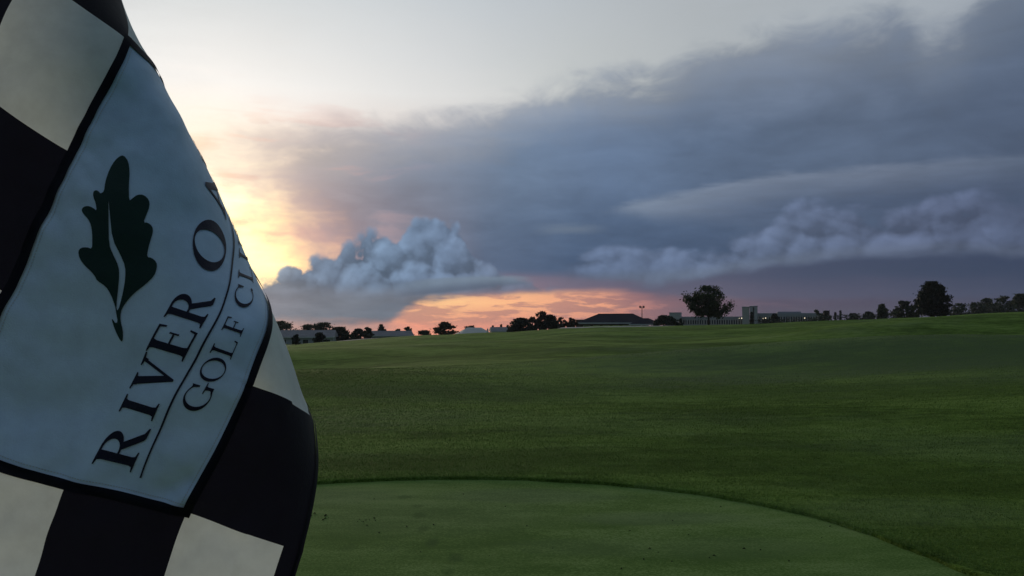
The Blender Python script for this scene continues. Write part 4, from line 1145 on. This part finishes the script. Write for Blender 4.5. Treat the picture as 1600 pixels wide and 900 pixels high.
random.seed(4)
base1 = lambda c: 0.600 + 0.022 * min(max(c - 0.2, 0), 1)
letters([('R', .185, .52), ('I', .575, .705), ('V', .745, 1.015), ('E', 1.02, 1.235), ('R', 1.268, 1.515), ('O', 1.69, 2.07), ('A', 2.13, 2.46), ('K', 2.46, 2.72), ('S', 2.74, 2.92)],
        base1, lambda c: base1(c) + 0.272, .18, .055)
letters([('G', .715, .91), ('O', .935, 1.115), ('L', 1.13, 1.265), ('F', 1.305, 1.432), ('C', 1.525, 1.69), ('L', 1.73, 1.86), ('U', 1.89, 2.05), ('B', 2.08, 2.2)],
        lambda c: 0.29, lambda c: 0.478, .115, .05)
ribbon('underline', [(c, 0.497 + 0.05 * math.sin(min(max((c - .16) / 1.0, 0), 1) * math.pi / 2)) for c in np.linspace(.165, 2.9, 140)], 0.0007, M_INK, 0.0008)

_z3 = lambda L: [(100 + x / 2.728, 230 + y / 2.728) for x, y in L]
leaf_px = _z3([(265,50),(283,75),(289,120),(286,180),(288,245),(300,235),(320,218),(345,218),(366,238),(368,265),(355,300),(343,330),(362,330),(380,345),(382,370),(370,405),(360,440),(355,470),(375,472),(395,490),(397,515),(385,550),(350,585),(310,615),(280,645),(255,680),(245,705),(246,740),(258,780),(258,815),(252,832),(240,815),(222,775),(208,735),(212,732),(225,752),(235,745),(228,715),(222,680),(205,630),(185,595),(150,572),(143,555),(128,535),(100,510),(78,480),(72,450),(85,435),(110,433),(130,440),(133,410),(134,375),(128,340),(115,315),(92,292),(84,275),(95,263),(118,262),(140,272),(155,285),(152,255),(140,225),(140,205),(152,198),(165,205),(172,215),(187,205),(190,165),(205,110),(228,70),(248,52)])
vein_px = _z3([(206,228),(209,300),(216,400),(245,460),(265,510),(266,560),(255,620),(240,680),(231,700),(226,680),(236,600),(241,550),(238,510),(213,455),(201,420),(203,330)])
def rounded(P, n=2):
    for _ in range(n):
        Q = []
        for i in range(len(P)):
            a, b = P[i], P[(i + 1) % len(P)]
            Q += [(a[0] * .75 + b[0] * .25, a[1] * .75 + b[1] * .25), (a[0] * .25 + b[0] * .75, a[1] * .25 + b[1] * .75)]
        P = Q
    return P
lf = [tuple(p) for p in flag_inv(rounded(leaf_px, 1))]
vn = [tuple(p) for p in flag_inv(rounded(vein_px, 1))]
o = print_shape('oak_leaf_emblem', [lf], [vn], M_LEAF)
o['label'] = 'dark green printed oak leaf with a pale curved vein'
# ------------------------------------------------------------------ evening haze
def hz_mat():
    m = bpy.data.materials.new('evening haze'); m.use_nodes = True; nt = m.node_tree; nt.nodes.clear()
    o = nt.nodes.new('ShaderNodeOutputMaterial'); v = nt.nodes.new('ShaderNodeVolumePrincipled')
    v.inputs['Color'].default_value = (0.75, 0.80, 0.88, 1); v.inputs['Density'].default_value = HAZE
    nt.links.new(v.outputs[0], o.inputs['Volume']); return m
HAZE = 0.00020
if HAZE > 0:
    hz = MB().box(-1300, 1300, -1300, 1300, -34, 24).build('haze', hz_mat()); hz['kind'] = 'stuff'; tag(hz, 'thin evening haze over the course', 'haze')
